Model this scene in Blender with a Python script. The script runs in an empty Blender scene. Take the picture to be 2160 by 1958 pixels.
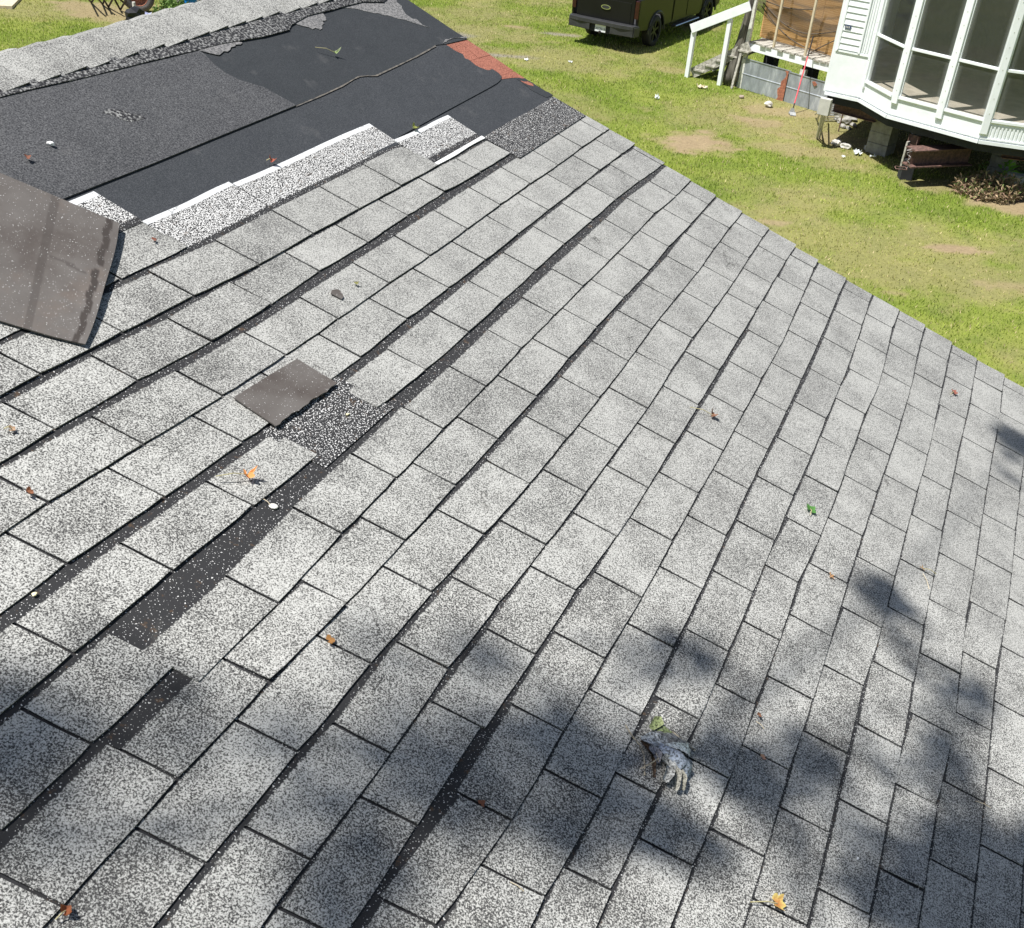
import bpy, bmesh, math, random
import numpy as np
from mathutils import Matrix, Vector

random.seed(7); RNG = np.random.RandomState(11)
SC = bpy.context.scene
COL = SC.collection
rad = math.radians

# ------------------------------------------------------------------ camera, light
HC = 6.0                                   # camera height above the lawn
CW = np.array([[0.995931869, 0.0901094458, 0.0],
               [0.0492978287, -0.54486273, 0.837074865],
               [0.0754283522, -0.833669535, -0.547088357]])    # camera axes (x right, y down, z forward) in the world
cam_d = bpy.data.cameras.new('camera'); cam = bpy.data.objects.new('camera', cam_d); COL.objects.link(cam)
cam_d.sensor_width = 36.0; cam_d.lens = 36.0*2350/2160; cam_d.clip_end = 3000; cam_d.clip_start = 0.05
M = Matrix(((CW[0][0], -CW[0][1], -CW[0][2], 0), (CW[1][0], -CW[1][1], -CW[1][2], 0), (CW[2][0], -CW[2][1], -CW[2][2], HC), (0, 0, 0, 1)))
cam.matrix_world = M
SC.camera = cam

SUN_EL = rad(66); SHX, SHY = .85, .50      # direction in which shadows fall on level ground
sl = math.hypot(SHX, SHY); SHX /= sl; SHY /= sl
SUN = Vector((-SHX*math.cos(SUN_EL), -SHY*math.cos(SUN_EL), math.sin(SUN_EL)))   # towards the sun
w = bpy.data.worlds.new('World'); SC.world = w; w.use_nodes = True
nt = w.node_tree; bg = nt.nodes['Background']
sky = nt.nodes.new('ShaderNodeTexSky'); sky.sky_type = 'NISHITA'; sky.sun_disc = False
sky.sun_elevation = SUN_EL; sky.sun_rotation = math.atan2(SUN.x, SUN.y)
sky.air_density = 1.0; sky.dust_density = 1.5
nt.links.new(sky.outputs[0], bg.inputs[0]); bg.inputs[1].default_value = 0.062
ld = bpy.data.lights.new('sun', 'SUN'); ld.energy = 5.0; ld.angle = rad(0.53); ld.color = (1.0, 0.975, 0.945)
lo = bpy.data.objects.new('sun', ld); COL.objects.link(lo); lo.rotation_euler = SUN.to_track_quat('Z', 'Y').to_euler()
vs = SC.view_settings; vs.view_transform = 'Standard'; vs.look = 'None'; vs.exposure = 0.55; vs.gamma = 1.0
vs.use_curve_mapping = False
SC.render.engine = 'CYCLES'

# ------------------------------------------------------------------ geometry helpers
CAM = np.array([0, 0, HC])
def ray(px, py):
    return CW @ np.array([(px-1080)/2350., (py-979)/2350., 1.0])
def gp(px, py, z=0.0):
    """point at height z seen at pixel (px, py) of the photograph"""
    d = ray(px, py); t = (HC-z)/-d[2]; return Vector((d[0]*t, d[1]*t, z))
def vpl(px, py, A, B):
    """point on the upright plane through A and B"""
    n = np.array([B[1]-A[1], -(B[0]-A[0]), 0.0]); d = ray(px, py)
    t = (n @ (np.array([A[0], A[1], 0])-CAM))/(n @ d); return Vector(CAM+d*t)
RO = np.array([0.59022912, 3.42257565, 3.51418036+HC-5.5])
RD1 = np.array([0.36242, 0.932015, 0.0]); RD2 = np.array([0.851924, -0.331276, -0.405563]); RN = np.array([0.377991, -0.146984, 0.914067])
ROOFM = Matrix(((RD1[0], RD2[0], RN[0], RO[0]), (RD1[1], RD2[1], RN[1], RO[1]), (RD1[2], RD2[2], RN[2], RO[2]), (0, 0, 0, 1)))
# D1 x D2 points down, so the roof frame is left-handed: faces built in it are flipped by orient()
def rp(X, Y, Z=0.0):
    """roof coordinates (X along the courses, Y down the slope, Z off the roof) to the world"""
    return Vector(RO + RD1*X + RD2*Y + RN*Z)
def bp(px, py):
    d = ray(px, py); t = (RN @ (RO-CAM))/(RN @ d); q = CAM+d*t-RO
    return float(q @ RD1), float(q @ RD2)

class MB:
    """collects vertices and faces, and links them as one mesh object"""
    def __init__(s): s.v = []; s.f = []; s.mi = []
    def add(s, vs, fs, m=0):
        o = len(s.v); s.v += [tuple(v) for v in vs]; s.f += [tuple(i+o for i in f) for f in fs]; s.mi += [m]*len(fs)
    def box(s, c, sx, sy, sz, ax=(1,0,0), ay=(0,1,0), az=(0,0,1), m=0):
        c = Vector(c); ax = Vector(ax).normalized()*sx/2; ay = Vector(ay).normalized()*sy/2; az = Vector(az).normalized()*sz/2
        vs = [c+ax*i+ay*j+az*k for i in (-1,1) for j in (-1,1) for k in (-1,1)]
        s.add(vs, [(0,1,3,2),(4,6,7,5),(0,4,5,1),(2,3,7,6),(0,2,6,4),(1,5,7,3)], m)
    def beam(s, a, b, w, h, up=(0,0,1), m=0):
        a = Vector(a); b = Vector(b); d = b-a; L = d.length; d.normalize()
        sd = d.cross(Vector(up))
        if sd.length < 1e-4: sd = d.cross(Vector((1,0,0)))
        sd.normalize(); u = sd.cross(d)
        s.box((a+b)/2, L, w, h, d, sd, u, m)
    def tube(s, pts, r, n=8, m=0, cap=True):
        pts = [Vector(p) for p in pts]; rs = r if isinstance(r, (list, tuple)) else [r]*len(pts)
        rings = []
        up = Vector((0.13, 0.31, 0.94))
        for i, p in enumerate(pts):
            d = (pts[min(i+1, len(pts)-1)]-pts[max(i-1, 0)]).normalized()
            a = d.cross(up); 
            if a.length < 1e-3: a = d.cross(Vector((1, 0, 0)))
            a.normalize(); b = d.cross(a)
            rings.append([p+(a*math.cos(t*2*math.pi/n)+b*math.sin(t*2*math.pi/n))*rs[i] for t in range(n)])
        vs = [v for r_ in rings for v in r_]; fs = []
        for i in range(len(pts)-1):
            for t in range(n):
                fs.append((i*n+t, i*n+(t+1) % n, (i+1)*n+(t+1) % n, (i+1)*n+t))
        if cap: fs.append(tuple(range(n))[::-1]); fs.append(tuple((len(pts)-1)*n+t for t in range(n)))
        s.add(vs, fs, m)
    def prism(s, poly, h, m=0):
        """poly: list of Vectors, h: Vector to extrude along"""
        n = len(poly); h = Vector(h); vs = [Vector(p) for p in poly]+[Vector(p)+h for p in poly]
        s.add(vs, [tuple(range(n))[::-1], tuple(n+i for i in range(n))]+[(i, (i+1) % n, n+(i+1) % n, n+i) for i in range(n)], m)
    def build(s, name, mat, parent=None, smooth=False, bevel=0, origin=None, recalc=True):
        o = mesh(name, s.v, s.f, mat, parent, smooth, s.mi if isinstance(mat, list) else None, origin, recalc)
        if bevel:
            b = o.modifiers.new('bevel', 'BEVEL'); b.width = bevel; b.segments = 2; b.limit_method = 'ANGLE'; b.angle_limit = rad(40)
        return o

def mesh(name, v, f, mat, parent=None, smooth=False, mi=None, origin=None, recalc=True):
    me = bpy.data.meshes.new(name)
    org = Vector(origin) if origin is not None else Vector((0, 0, 0))
    if origin is None and len(v):
        a = np.array(v, dtype=float); c = a.mean(0); c[2] = a[:, 2].min(); org = Vector(c)
    me.from_pydata([tuple(Vector(p)-org) for p in v], [], f)
    if recalc:
        bm = bmesh.new(); bm.from_mesh(me); bmesh.ops.recalc_face_normals(bm, faces=bm.faces); bm.to_mesh(me); bm.free()
    mats = mat if isinstance(mat, list) else [mat]
    for m in mats: me.materials.append(m)
    if mi: me.polygons.foreach_set('material_index', mi)
    if smooth: me.polygons.foreach_set('use_smooth', [True]*len(me.polygons))
    o = bpy.data.objects.new(name, me); COL.objects.link(o)
    set_parent(o, parent, org)
    return o
WPOS = {}
def set_parent(o, parent, org):
    org = Vector(org); WPOS[o.name] = org
    if parent is None: o.location = org
    else:
        o.parent = parent; o.location = org-WPOS[parent.name]
def thing(name, loc, label, cat, group=None):
    o = bpy.data.objects.new(name, None); COL.objects.link(o); o.location = Vector(loc); o.empty_display_size = .1
    WPOS[o.name] = Vector(loc); return tag(o, label, cat, group)
def tag(o, label=None, cat=None, group=None, kind=None):
    if label: o['label'] = label
    if cat: o['category'] = cat
    if group: o['group'] = group
    if kind: o['kind'] = kind
    return o
def fattr(o, name, vals):
    a = o.data.attributes.new(name, 'FLOAT', 'POINT'); a.data.foreach_set('value', np.array(vals, dtype=np.float32))
def cattr(o, name, vals):
    a = o.data.color_attributes.new(name, 'FLOAT_COLOR', 'POINT'); a.data.foreach_set('color', np.array(vals, dtype=np.float32).ravel())

# smooth value noise usable on numpy arrays
_NT = RNG.rand(256, 256)
def vnoise(x, y):
    x = np.asarray(x, float); y = np.asarray(y, float)
    xi = np.floor(x).astype(int); yi = np.floor(y).astype(int); fx = x-xi; fy = y-yi
    fx = fx*fx*(3-2*fx); fy = fy*fy*(3-2*fy)
    g = lambda a, b: _NT[a % 256, b % 256]
    return (g(xi, yi)*(1-fx)+g(xi+1, yi)*fx)*(1-fy)+(g(xi, yi+1)*(1-fx)+g(xi+1, yi+1)*fx)*fy
def fbm(x, y, o=4):
    s = 0; a = .5; t = 0
    for i in range(o): s = s+a*vnoise(x*2**i+17.3*i, y*2**i+5.1*i); t += a; a *= .5
    return s/t

# ------------------------------------------------------------------ materials
class N:
    """tiny node-graph writer"""
    def __init__(s, name):
        s.m = bpy.data.materials.new(name); s.m.use_nodes = True; s.t = s.m.node_tree; s.b = s.t.nodes['Principled BSDF']
        s.out = s.t.nodes['Material Output']
    def n(s, typ, **kw):
        x = s.t.nodes.new(typ)
        for k, v in kw.items():
            if k.startswith('i_'):
                key = k[2:]; key = int(key) if key.isdigit() else key
                s.set(x.inputs[key], v)
            else: setattr(x, k, v)
        return x
    def set(s, sock, v):
        if isinstance(v, bpy.types.NodeSocket): s.t.links.new(v, sock)
        elif isinstance(v, bpy.types.Node): s.t.links.new(v.outputs[0], sock)
        else: sock.default_value = v if not (isinstance(v, tuple) and len(v) == 3 and sock.type == 'RGBA') else (*v, 1)
    def attr(s, name, out='Fac'):
        return s.n('ShaderNodeAttribute', attribute_name=name).outputs[out]
    def math(s, op, a, b=0.0, clamp=False):
        x = s.n('ShaderNodeMath', operation=op, use_clamp=clamp); s.set(x.inputs[0], a); s.set(x.inputs[1], b); return x.outputs[0]
    def mix(s, f, a, b):
        x = s.n('ShaderNodeMix', data_type='RGBA'); s.set(x.inputs[0], f); s.set(x.inputs[6], a); s.set(x.inputs[7], b); return x.outputs[2]
    def ramp(s, f, *st):
        x = s.n('ShaderNodeValToRGB'); cr = x.color_ramp
        while len(cr.elements) < len(st): cr.elements.new(0.5)
        for e, (p, c) in zip(cr.elements, st): e.position = p; e.color = (*c, 1) if len(c) == 3 else c
        s.set(x.inputs[0], f); return x.outputs[0]
    def smooth(s, f, lo, hi):
        x = s.n('ShaderNodeMapRange', interpolation_type='SMOOTHSTEP'); s.set(x.inputs[0], f); s.set(x.inputs[1], lo); s.set(x.inputs[2], hi); return x.outputs[0]
    def noise(s, vec, scale, detail=2.0, rough=.5):
        x = s.n('ShaderNodeTexNoise'); s.set(x.inputs['Vector'], vec); x.inputs['Scale'].default_value = scale
        x.inputs['Detail'].default_value = detail; x.inputs['Roughness'].default_value = rough; return x.outputs[0]
    def obj(s): return s.n('ShaderNodeTexCoord').outputs['Object']
    def wpos(s): return s.n('ShaderNodeNewGeometry').outputs['Position']
    def bump(s, h, strength=.3, dist=.002):
        x = s.n('ShaderNodeBump'); x.inputs['Strength'].default_value = strength; x.inputs['Distance'].default_value = dist
        s.set(x.inputs['Height'], h); s.set(s.b.inputs['Normal'], x.outputs[0]); return x
    def col(s, v): s.set(s.b.inputs['Base Color'], v); return s
    def rough(s, v): s.set(s.b.inputs['Roughness'], v); return s

def simple(name, c, rough=.7, var=.15, scale=8., metal=0., c2=None, spec=.5, bump=0.):
    k = N(name); p = k.obj()
    f = k.noise(p, scale, 4.0, .6)
    lo_ = c2 if c2 else tuple(x*(1-var) for x in c)
    hi_ = tuple(min(1, x*(1+var)) for x in c)
    k.col(k.ramp(f, (.35, lo_), (.65, hi_))); k.rough(rough); k.b.inputs['Metallic'].default_value = metal
    k.b.inputs['Specular IOR Level'].default_value = spec
    if bump: k.bump(k.noise(p, scale*6, 3.0), bump, .004)
    return k.m

def make_shingle():
    k = N('asphalt_shingle_granules'); pos = k.wpos()
    g1 = k.noise(pos, 235, 1.5, .6); g2 = k.noise(pos, 460, 1.0, .5)
    g = k.math('ADD', k.math('MULTIPLY', g1, .68), k.math('MULTIPLY', g2, .32))
    low = k.noise(pos, 5.5, 3.0, .6); mid = k.noise(pos, 26, 3.0, .6)
    tone = k.attr('tone')
    # granule coverage: high = mostly white granules
    bias = k.math('ADD', k.math('MULTIPLY', k.math('SUBTRACT', low, .5), -.20), k.math('MULTIPLY', k.math('SUBTRACT', mid, .5), -.09))
    bias = k.math('ADD', bias, tone)
    gg = k.math('ADD', g, bias)
    l1 = k.ramp(gg, (.395, (.026, .026, .027)), (.455, (.112, .112, .104)), (.505, (.285, .284, .264)), (.59, (.52, .518, .485)))
    l2 = k.ramp(gg, (.375, (.070, .070, .069)), (.445, (.195, .195, .183)), (.505, (.295, .295, .276)), (.60, (.415, .413, .386)))
    light = k.mix(k.attr('wear'), l2, l1)
    warm = k.noise(pos, 2.3, 2.0)
    light = k.mix(k.math('MULTIPLY', warm, .35), light, k.mix(.5, light, (.26, .25, .235)))
    # headlap: bitumen with scattered specks
    dens = k.attr('dens')
    s1 = k.noise(pos, 260, .5, .5)
    thr = k.math('SUBTRACT', .72, k.math('MULTIPLY', dens, .24))
    sp = k.smooth(s1, thr, k.math('ADD', thr, .05))
    dark = k.mix(sp, (.030, .030, .031), (.60, .595, .575))
    org = k.smooth(k.noise(pos, 33, 4.0, .7), .60, .68); dark = k.mix(k.math('MULTIPLY', org, .55), dark, (.10, .062, .035)); dark = k.mix(k.attr('white'), dark, k.ramp(k.noise(pos, 90, 4.0, .7), (.32, (.30, .30, .30)), (.46, (.66, .67, .67))))
    edge = k.attr('edge')
    rag = k.math('ADD', edge, k.math('MULTIPLY', k.math('SUBTRACT', k.noise(pos, 120, 3.0, .7), .5), .016))
    mask = k.smooth(rag, -.0012, .0012)
    c = k.mix(mask, light, dark)
    vo = k.n('ShaderNodeTexVoronoi', feature='DISTANCE_TO_EDGE'); wp_ = k.n('ShaderNodeVectorMath', operation='ADD'); k.set(wp_.inputs[0], pos); nz = k.n('ShaderNodeTexNoise'); k.set(nz.inputs['Vector'], pos); nz.inputs['Scale'].default_value = 22; nz.inputs['Detail'].default_value = 4; sc2 = k.n('ShaderNodeVectorMath', operation='SCALE'); k.set(sc2.inputs[0], nz.outputs['Color']); sc2.inputs['Scale'].default_value = .06; k.set(wp_.inputs[1], sc2.outputs[0]); k.set(vo.inputs['Vector'], wp_.outputs[0]); vo.inputs['Scale'].default_value = 6.5
    crack = k.math('MULTIPLY', k.math('SUBTRACT', 1.0, k.smooth(vo.outputs['Distance'], .003, .011)), k.smooth(k.noise(pos, 3.1, 2.0), .60, .66)); c = k.mix(k.math('MULTIPLY', crack, .7), c, (.045, .043, .04))
    stain = k.smooth(k.noise(pos, 7.5, 5.0, .72), .60, .78); c = k.mix(k.math('MULTIPLY', stain, .40), c, (.13, .125, .11))
    # grime line near the cut edge and butt
    grime = k.smooth(k.noise(pos, 60, 4.0, .7), .62, .75)
    c = k.mix(k.math('MULTIPLY', grime, k.attr('rim')), c, (.05, .048, .045))
    k.col(c); k.rough(.92); k.b.inputs['Specular IOR Level'].default_value = .25
    k.bump(g, .5, .0016)
    return k.m
M_SH = make_shingle()

def felt(name, a, b, scale=260, lo_=.42, hi_=.66, bump=.5):
    k = N(name); p = k.wpos(); g = k.noise(p, scale, 2.0, .6); l = k.noise(p, 3.5, 3.0, .6)
    c = k.ramp(k.math('ADD', g, k.math('MULTIPLY', k.math('SUBTRACT', l, .5), .12)), (lo_, a), (hi_, b))
    dust = k.smooth(k.noise(p, 9, 4.0, .65), .58, .8)
    c = k.mix(k.math('MULTIPLY', dust, .22), c, (.16, .155, .15))
    k.col(c); k.rough(.85); k.b.inputs['Specular IOR Level'].default_value = .35; wr = k.noise(p, 5.5, 3.0, .55); b1 = k.bump(g, bump, .0015); b2 = k.n('ShaderNodeBump'); b2.inputs['Strength'].default_value = .35; b2.inputs['Distance'].default_value = .03; k.set(b2.inputs['Height'], wr); k.t.links.new(b2.outputs[0], b1.inputs['Normal']); return k.m
M_FELT = felt('black_felt', (.024, .027, .031), (.062, .066, .071))
M_FELT2 = felt('black_felt_smooth', (.021, .024, .027), (.043, .047, .051))
M_MINERAL = felt('grey_mineral_sheet', (.024, .025, .028), (.135, .136, .138), 210, .38, .72, .7)
M_TORN = felt('torn_speckled_felt', (.015, .015, .017), (.27, .27, .26), 110, .47, .66, .9)
M_TORNG = felt('torn_grey_paper', (.09, .09, .09), (.22, .215, .21), 120, .4, .6, .5)
M_RED = felt('red_granules', (.16, .055, .036), (.38, .15, .10), 200, .38, .62, .6)
M_SAND = simple('sand_line', (.13, .115, .095), .95, .35, 50, c2=(.05, .05, .048))
M_DECK = simple('bitumen_deck', (.03, .03, .033), .9, .2, 40)

def make_under():
    k = N('shingle_underside'); p = k.obj()
    base = k.ramp(k.noise(p, 9, 5.0, .65), (.3, (.062, .050, .043)), (.55, (.095, .083, .074)), (.75, (.125, .112, .102)))
    rust = k.smooth(k.noise(p, 5, 4.0, .7), .56, .72)
    base = k.mix(k.math('MULTIPLY', rust, k.attr('rust')), base, (.17, .095, .05))
    blot = k.smooth(k.noise(p, 3.2, 4.0, .6), .40, .62); base = k.mix(k.math('MULTIPLY', blot, .45), base, (.14, .130, .120)); base = k.mix(k.attr('tar'), base, (.040, .032, .027))
    spk = k.smooth(k.noise(p, 330, 0.0), .79, .81)
    base = k.mix(spk, base, (.7, .7, .68))
    k.col(base); k.rough(.7); k.b.inputs['Specular IOR Level'].default_value = .4
    k.bump(k.noise(p, 200, 2.0), .25, .001); return k.m
M_UNDER = make_under()

M_WHITE = simple('white_painted_metal', (.815, .845, .855), .45, .05, 5)
M_WHITE2 = simple('weathered_white_wood', (.70, .70, .64), .7, .12, 14, c2=(.50, .49, .43))
M_OLDWOOD = simple('grey_weathered_wood', (.42, .40, .35), .85, .3, 18, c2=(.20, .19, .16))
M_WOODPALE = simple('pale_lumber', (.55, .47, .33), .8, .15, 12)
M_RUST = simple('rusty_steel', (.155, .085, .068), .8, .3, 22, .1, c2=(.075, .045, .038), bump=.4)
M_RUSTB = simple('bright_rust', (.36, .13, .07), .8, .3, 25, c2=(.18, .07, .045))
M_DARK = simple('dark_underside', (.025, .026, .028), .9, .2, 6)
M_CONC = simple('concrete_block', (.30, .29, .26), .9, .2, 12, bump=.4)
M_STONE = simple('pale_stone', (.52, .50, .45), .9, .25, 16, bump=.5)
M_RUBBER = simple('tyre_rubber', (.022, .022, .023), .75, .2, 30)
M_TYREGREY = simple('dusty_tyre', (.16, .145, .13), .85, .2, 22)
M_RIMDARK = simple('dark_alloy', (.035, .036, .037), .4, .2, 10, .6)
M_CHROME = simple('chrome', (.75, .75, .75), .15, .05, 6, 1.0)
M_TRUCK = simple('black_truck_paint', (.008, .008, .008), .30, .15, 2, spec=.28)
M_PLASTIC = simple('black_bumper', (.035, .036, .038), .42, .2, 8)
M_TAIL = simple('tail_lamp', (.035, .008, .008), .2, .2, 8)
M_BLUE = simple('blue_plastic', (.01, .22, .62), .35, .12, 8)
M_AQUA = simple('pale_aqua_paint', (.42, .66, .68), .5, .12, 5)
M_BLACKST = simple('black_steel', (.03, .022, .018), .6, .3, 20, .3)
M_PLATE = simple('plate_white', (.75, .77, .78), .4, .04, 10)
M_INK = simple('plate_ink', (.05, .07, .15), .5, .1, 10)
M_REDP = simple('red_handle', (.72, .10, .12), .4, .1, 10)
M_INSIDE = simple('inside_wall', (.20, .19, .165), .9, .12, 3)
M_FLOORIN = simple('inside_floor', (.42, .36, .30), .85, .2, 3)
M_BEIGE = simple('beige_plastic', (.50, .49, .44), .6, .08, 10)

def make_ply():
    k = N('plywood_sheet'); p = k.obj()
    mp = k.n('ShaderNodeMapping'); k.set(mp.inputs[0], p); mp.inputs['Scale'].default_value = (1.6, 1.6, 7.0)
    wv = k.n('ShaderNodeTexWave', wave_type='RINGS'); k.set(wv.inputs[0], mp.outputs[0]); wv.inputs['Scale'].default_value = 1.3; wv.inputs['Distortion'].default_value = 9; wv.inputs['Detail'].default_value = 3
    c = k.ramp(wv.outputs['Fac'], (.2, (.52, .29, .10)), (.8, (.68, .42, .18)))
    k.col(c); k.rough(.75); return k.m
M_PLY = make_ply()
def make_galv():
    k = N('galvanised_sheet'); p = k.obj()
    mp = k.n('ShaderNodeMapping'); k.set(mp.inputs[0], p); mp.inputs['Scale'].default_value = (3, 3, .9)
    f = k.noise(mp.outputs[0], 2.6, 5.0, .65)
    c = k.ramp(f, (.35, (.24, .26, .28)), (.55, (.36, .39, .415)), (.68, (.55, .58, .60)))
    k.col(c); k.rough(.5); k.b.inputs['Metallic'].default_value = .35; return k.m
M_GALV = make_galv()
def make_net():
    k = N('brown_screen_mesh'); p = k.wpos()
    tr = k.n('ShaderNodeBsdfTransparent'); tr.inputs[0].default_value = (1, 1, 1, 1)
    mx = k.n('ShaderNodeMixShader'); k.col((.085, .065, .045)); k.rough(.9)
    f = k.ramp(k.attr('fold'), (0, (.48, .48, .48)), (1, (.88, .88, .88)))
    k.set(mx.inputs[0], f); k.set(mx.inputs[1], tr.outputs[0]); k.set(mx.inputs[2], k.b.outputs[0])
    k.t.links.new(mx.outputs[0], k.out.inputs[0]); return k.m
M_NET = make_net()
def make_glass():
    k = N('dusty_window_glass')
    tr = k.n('ShaderNodeBsdfTransparent'); tr.inputs[0].default_value = (.86, .88, .86, 1)
    gl = k.n('ShaderNodeBsdfGlossy'); gl.inputs['Roughness'].default_value = .03; gl.inputs[0].default_value = (.9, .9, .9, 1)
    df = k.n('ShaderNodeBsdfDiffuse'); df.inputs[0].default_value = (.55, .58, .56, 1)
    fr = k.n('ShaderNodeFresnel'); fr.inputs[0].default_value = 1.22
    m1 = k.n('ShaderNodeMixShader'); m1.inputs[0].default_value = .05; k.set(m1.inputs[1], tr.outputs[0]); k.set(m1.inputs[2], gl.outputs[0])
    dust = k.math('ADD', .03, k.math('MULTIPLY', k.attr('haze'), .45)); dust = k.math('ADD', dust, k.math('MULTIPLY', k.noise(k.obj(), 6, 4.0, .7), .05))
    m2 = k.n('ShaderNodeMixShader'); k.set(m2.inputs[0], dust); k.set(m2.inputs[1], m1.outputs[0]); k.set(m2.inputs[2], df.outputs[0])
    k.t.links.new(m2.outputs[0], k.out.inputs[0]); return k.m
M_GLASS = make_glass()
def vcol_mat(name, rough=.8, trans=0., spec=.3):
    k = N(name); a = k.attr('col', 'Color'); k.col(a); k.rough(rough); k.b.inputs['Specular IOR Level'].default_value = spec
    if trans:
        tl = k.n('ShaderNodeBsdfTranslucent'); k.set(tl.inputs[0], a); mx = k.n('ShaderNodeMixShader'); mx.inputs[0].default_value = trans
        k.set(mx.inputs[1], k.b.outputs[0]); k.set(mx.inputs[2], tl.outputs[0]); k.t.links.new(mx.outputs[0], k.out.inputs[0])
    return k.m
M_LEAF = vcol_mat('dry_and_green_leaf', .65, .25)
M_GRASSB = vcol_mat('grass_blades', .7, .35)
def make_clump():
    k = N('dried_curled_leaf'); a = k.attr('col', 'Color'); p = k.wpos(); f = k.ramp(k.noise(p, 170, 4.0, .75), (.40, (.16, .15, .14)), (.50, (.8, .8, .8)), (.62, (1.15, 1.15, 1.15)))
    x = k.n('ShaderNodeMix', data_type='RGBA', blend_type='MULTIPLY'); x.inputs[0].default_value = 1; k.set(x.inputs[6], a); k.set(x.inputs[7], f); k.col(x.outputs[2]); k.rough(.75); k.bump(k.noise(p, 60, 3.0), .5, .004); return k.m
M_CLUMP = make_clump()
def make_ground():
    k = N('lawn_soil'); p = k.wpos(); a = k.attr('col', 'Color')
    n1 = k.noise(p, 14, 5.0, .7); n2 = k.noise(p, 60, 3.0, .6)
    f = k.math('ADD', k.math('MULTIPLY', n1, .6), k.math('MULTIPLY', n2, .4))
    sc_ = k.ramp(f, (.3, (.5, .5, .5)), (.7, (1, 1, 1)))
    x = k.n('ShaderNodeMix', data_type='RGBA', blend_type='MULTIPLY'); x.inputs[0].default_value = 1; k.set(x.inputs[6], a); k.set(x.inputs[7], sc_)
    k.col(x.outputs[2]); k.rough(.95); k.b.inputs['Specular IOR Level'].default_value = .15; k.bump(f, .6, .03); return k.m
M_GROUND = make_ground()

# ================================================================== THE HOUSE WITH THE SHINGLED ROOF
SHEAR = .19
def rakeX(Y):
    return float(np.interp(Y, [-2.5, -2.191, -1.84, -1.555, -1.352, -1.182, -1.04, -.889, -.743, -.584, -.444, -.299, -.15, .003, .137, .293, .443, .587, .74, .894, 1.05, 1.205, 2.4],
        [1.54, 1.572, 1.602, 1.633, 1.662, 1.697, 1.736, 1.768, 1.792, 1.806, 1.824, 1.858, 1.893, 1.908, 1.920, 1.940, 1.965, 2.001, 2.035, 2.058, 2.078, 2.107, 2.31]))
RIDGE_Y = -2.457; EAVE_Y = 2.45; LEFT_X = -5.2
house = thing('house', (RO[0]-2.5, RO[1]-1.5, 0), 'low house under the worn grey shingle roof that fills the foreground', 'house')
# roof: the deck that carries everything
def roof_slab(name, pts, z0, z1, mat, parent):
    m = MB(); n = len(pts)
    vs = [rp(x, y, z1) for x, y in pts]+[rp(x, y, z0) for x, y in pts]
    m.add(vs, [tuple(range(n)), tuple(range(n, 2*n))[::-1]]+[(i, (i+1) % n, n+(i+1) % n, n+i) for i in range(n)])
    return m.build(name, mat, parent)
rk = [(rakeX(y)-.012, y) for y in np.linspace(RIDGE_Y, EAVE_Y, 24)]
roof = roof_slab('roof', rk+[(LEFT_X, EAVE_Y), (LEFT_X, RIDGE_Y)], -.03, -.002, M_DECK, house)
# far slope of the roof, hidden behind the ridge from here
hz = np.array([RD2[0], RD2[1], 0]); hz /= np.linalg.norm(hz)
FD2 = np.array([-hz[0]*math.hypot(RD2[0], RD2[1]), -hz[1]*math.hypot(RD2[0], RD2[1]), RD2[2]])
def fp(X, s, z=0.0):      # point on the far slope, s metres down from the ridge
    q = RO+RD1*X+RD2*RIDGE_Y+FD2*s; nn = np.array([-RN[0], -RN[1], RN[2]]); nn /= np.linalg.norm(nn); return Vector(q+nn*z)
m = MB(); F = [(1.54, 0), (1.54, 4.6), (LEFT_X, 4.6), (LEFT_X, 0)]
vs = [fp(x, s, -.002) for x, s in F]+[fp(x, s, -.03) for x, s in F]
m.add(vs, [(0, 1, 2, 3), (7, 6, 5, 4)]+[(i, (i+1) % 4, 4+(i+1) % 4, 4+i) for i in range(4)]); m.build('far_roof_slope', M_DECK, house)
# walls and rake board
def wall(a, b, z0, z1, th, name, mat, parent):
    mm = MB(); a = Vector(a); b = Vector(b); mm.beam((a.x, a.y, (z0+z1)/2), (b.x, b.y, (z0+z1)/2), th, z1-z0); return mm.build(name, mat, parent)
eA = rp(2.0, 2.15); eB = rp(LEFT_X+.3, 2.15); fA = fp(1.3, 4.3); fB = fp(LEFT_X+.3, 4.3); zr = rp(0, 2.15).z-.06
M_SIDING = simple('house_siding', (.62, .61, .57), .7, .06, 9)
wall(eA, eB, 0, zr, .14, 'eave_wall', M_SIDING, house); wall(fA, fB, 0, zr, .14, 'far_wall', M_SIDING, house)
for nm, a, b, xx in (('gable_wall', eA, fA, 1.4), ('left_gable_wall', eB, fB, LEFT_X+.3)):
    pk = rp(xx, RIDGE_Y); mm = MB(); poly = [Vector((a.x, a.y, 0)), Vector((b.x, b.y, 0)), Vector((b.x, b.y, zr)), Vector((pk.x, pk.y, pk.z-.1)), Vector((a.x, a.y, zr))]
    mm.prism(poly, (-RD1[0]*.12, -RD1[1]*.12, 0)); mm.build(nm, M_SIDING, house)
mm = MB()
for i in range(len(rk)-1):
    mm.beam(rp(rk[i][0]+.004, rk[i][1]+.0, -.07), rp(rk[i+1][0]+.004, rk[i+1][1], -.07), .02, .07, up=RN)
mm.build('rake_board', M_WHITE2, house)

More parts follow.
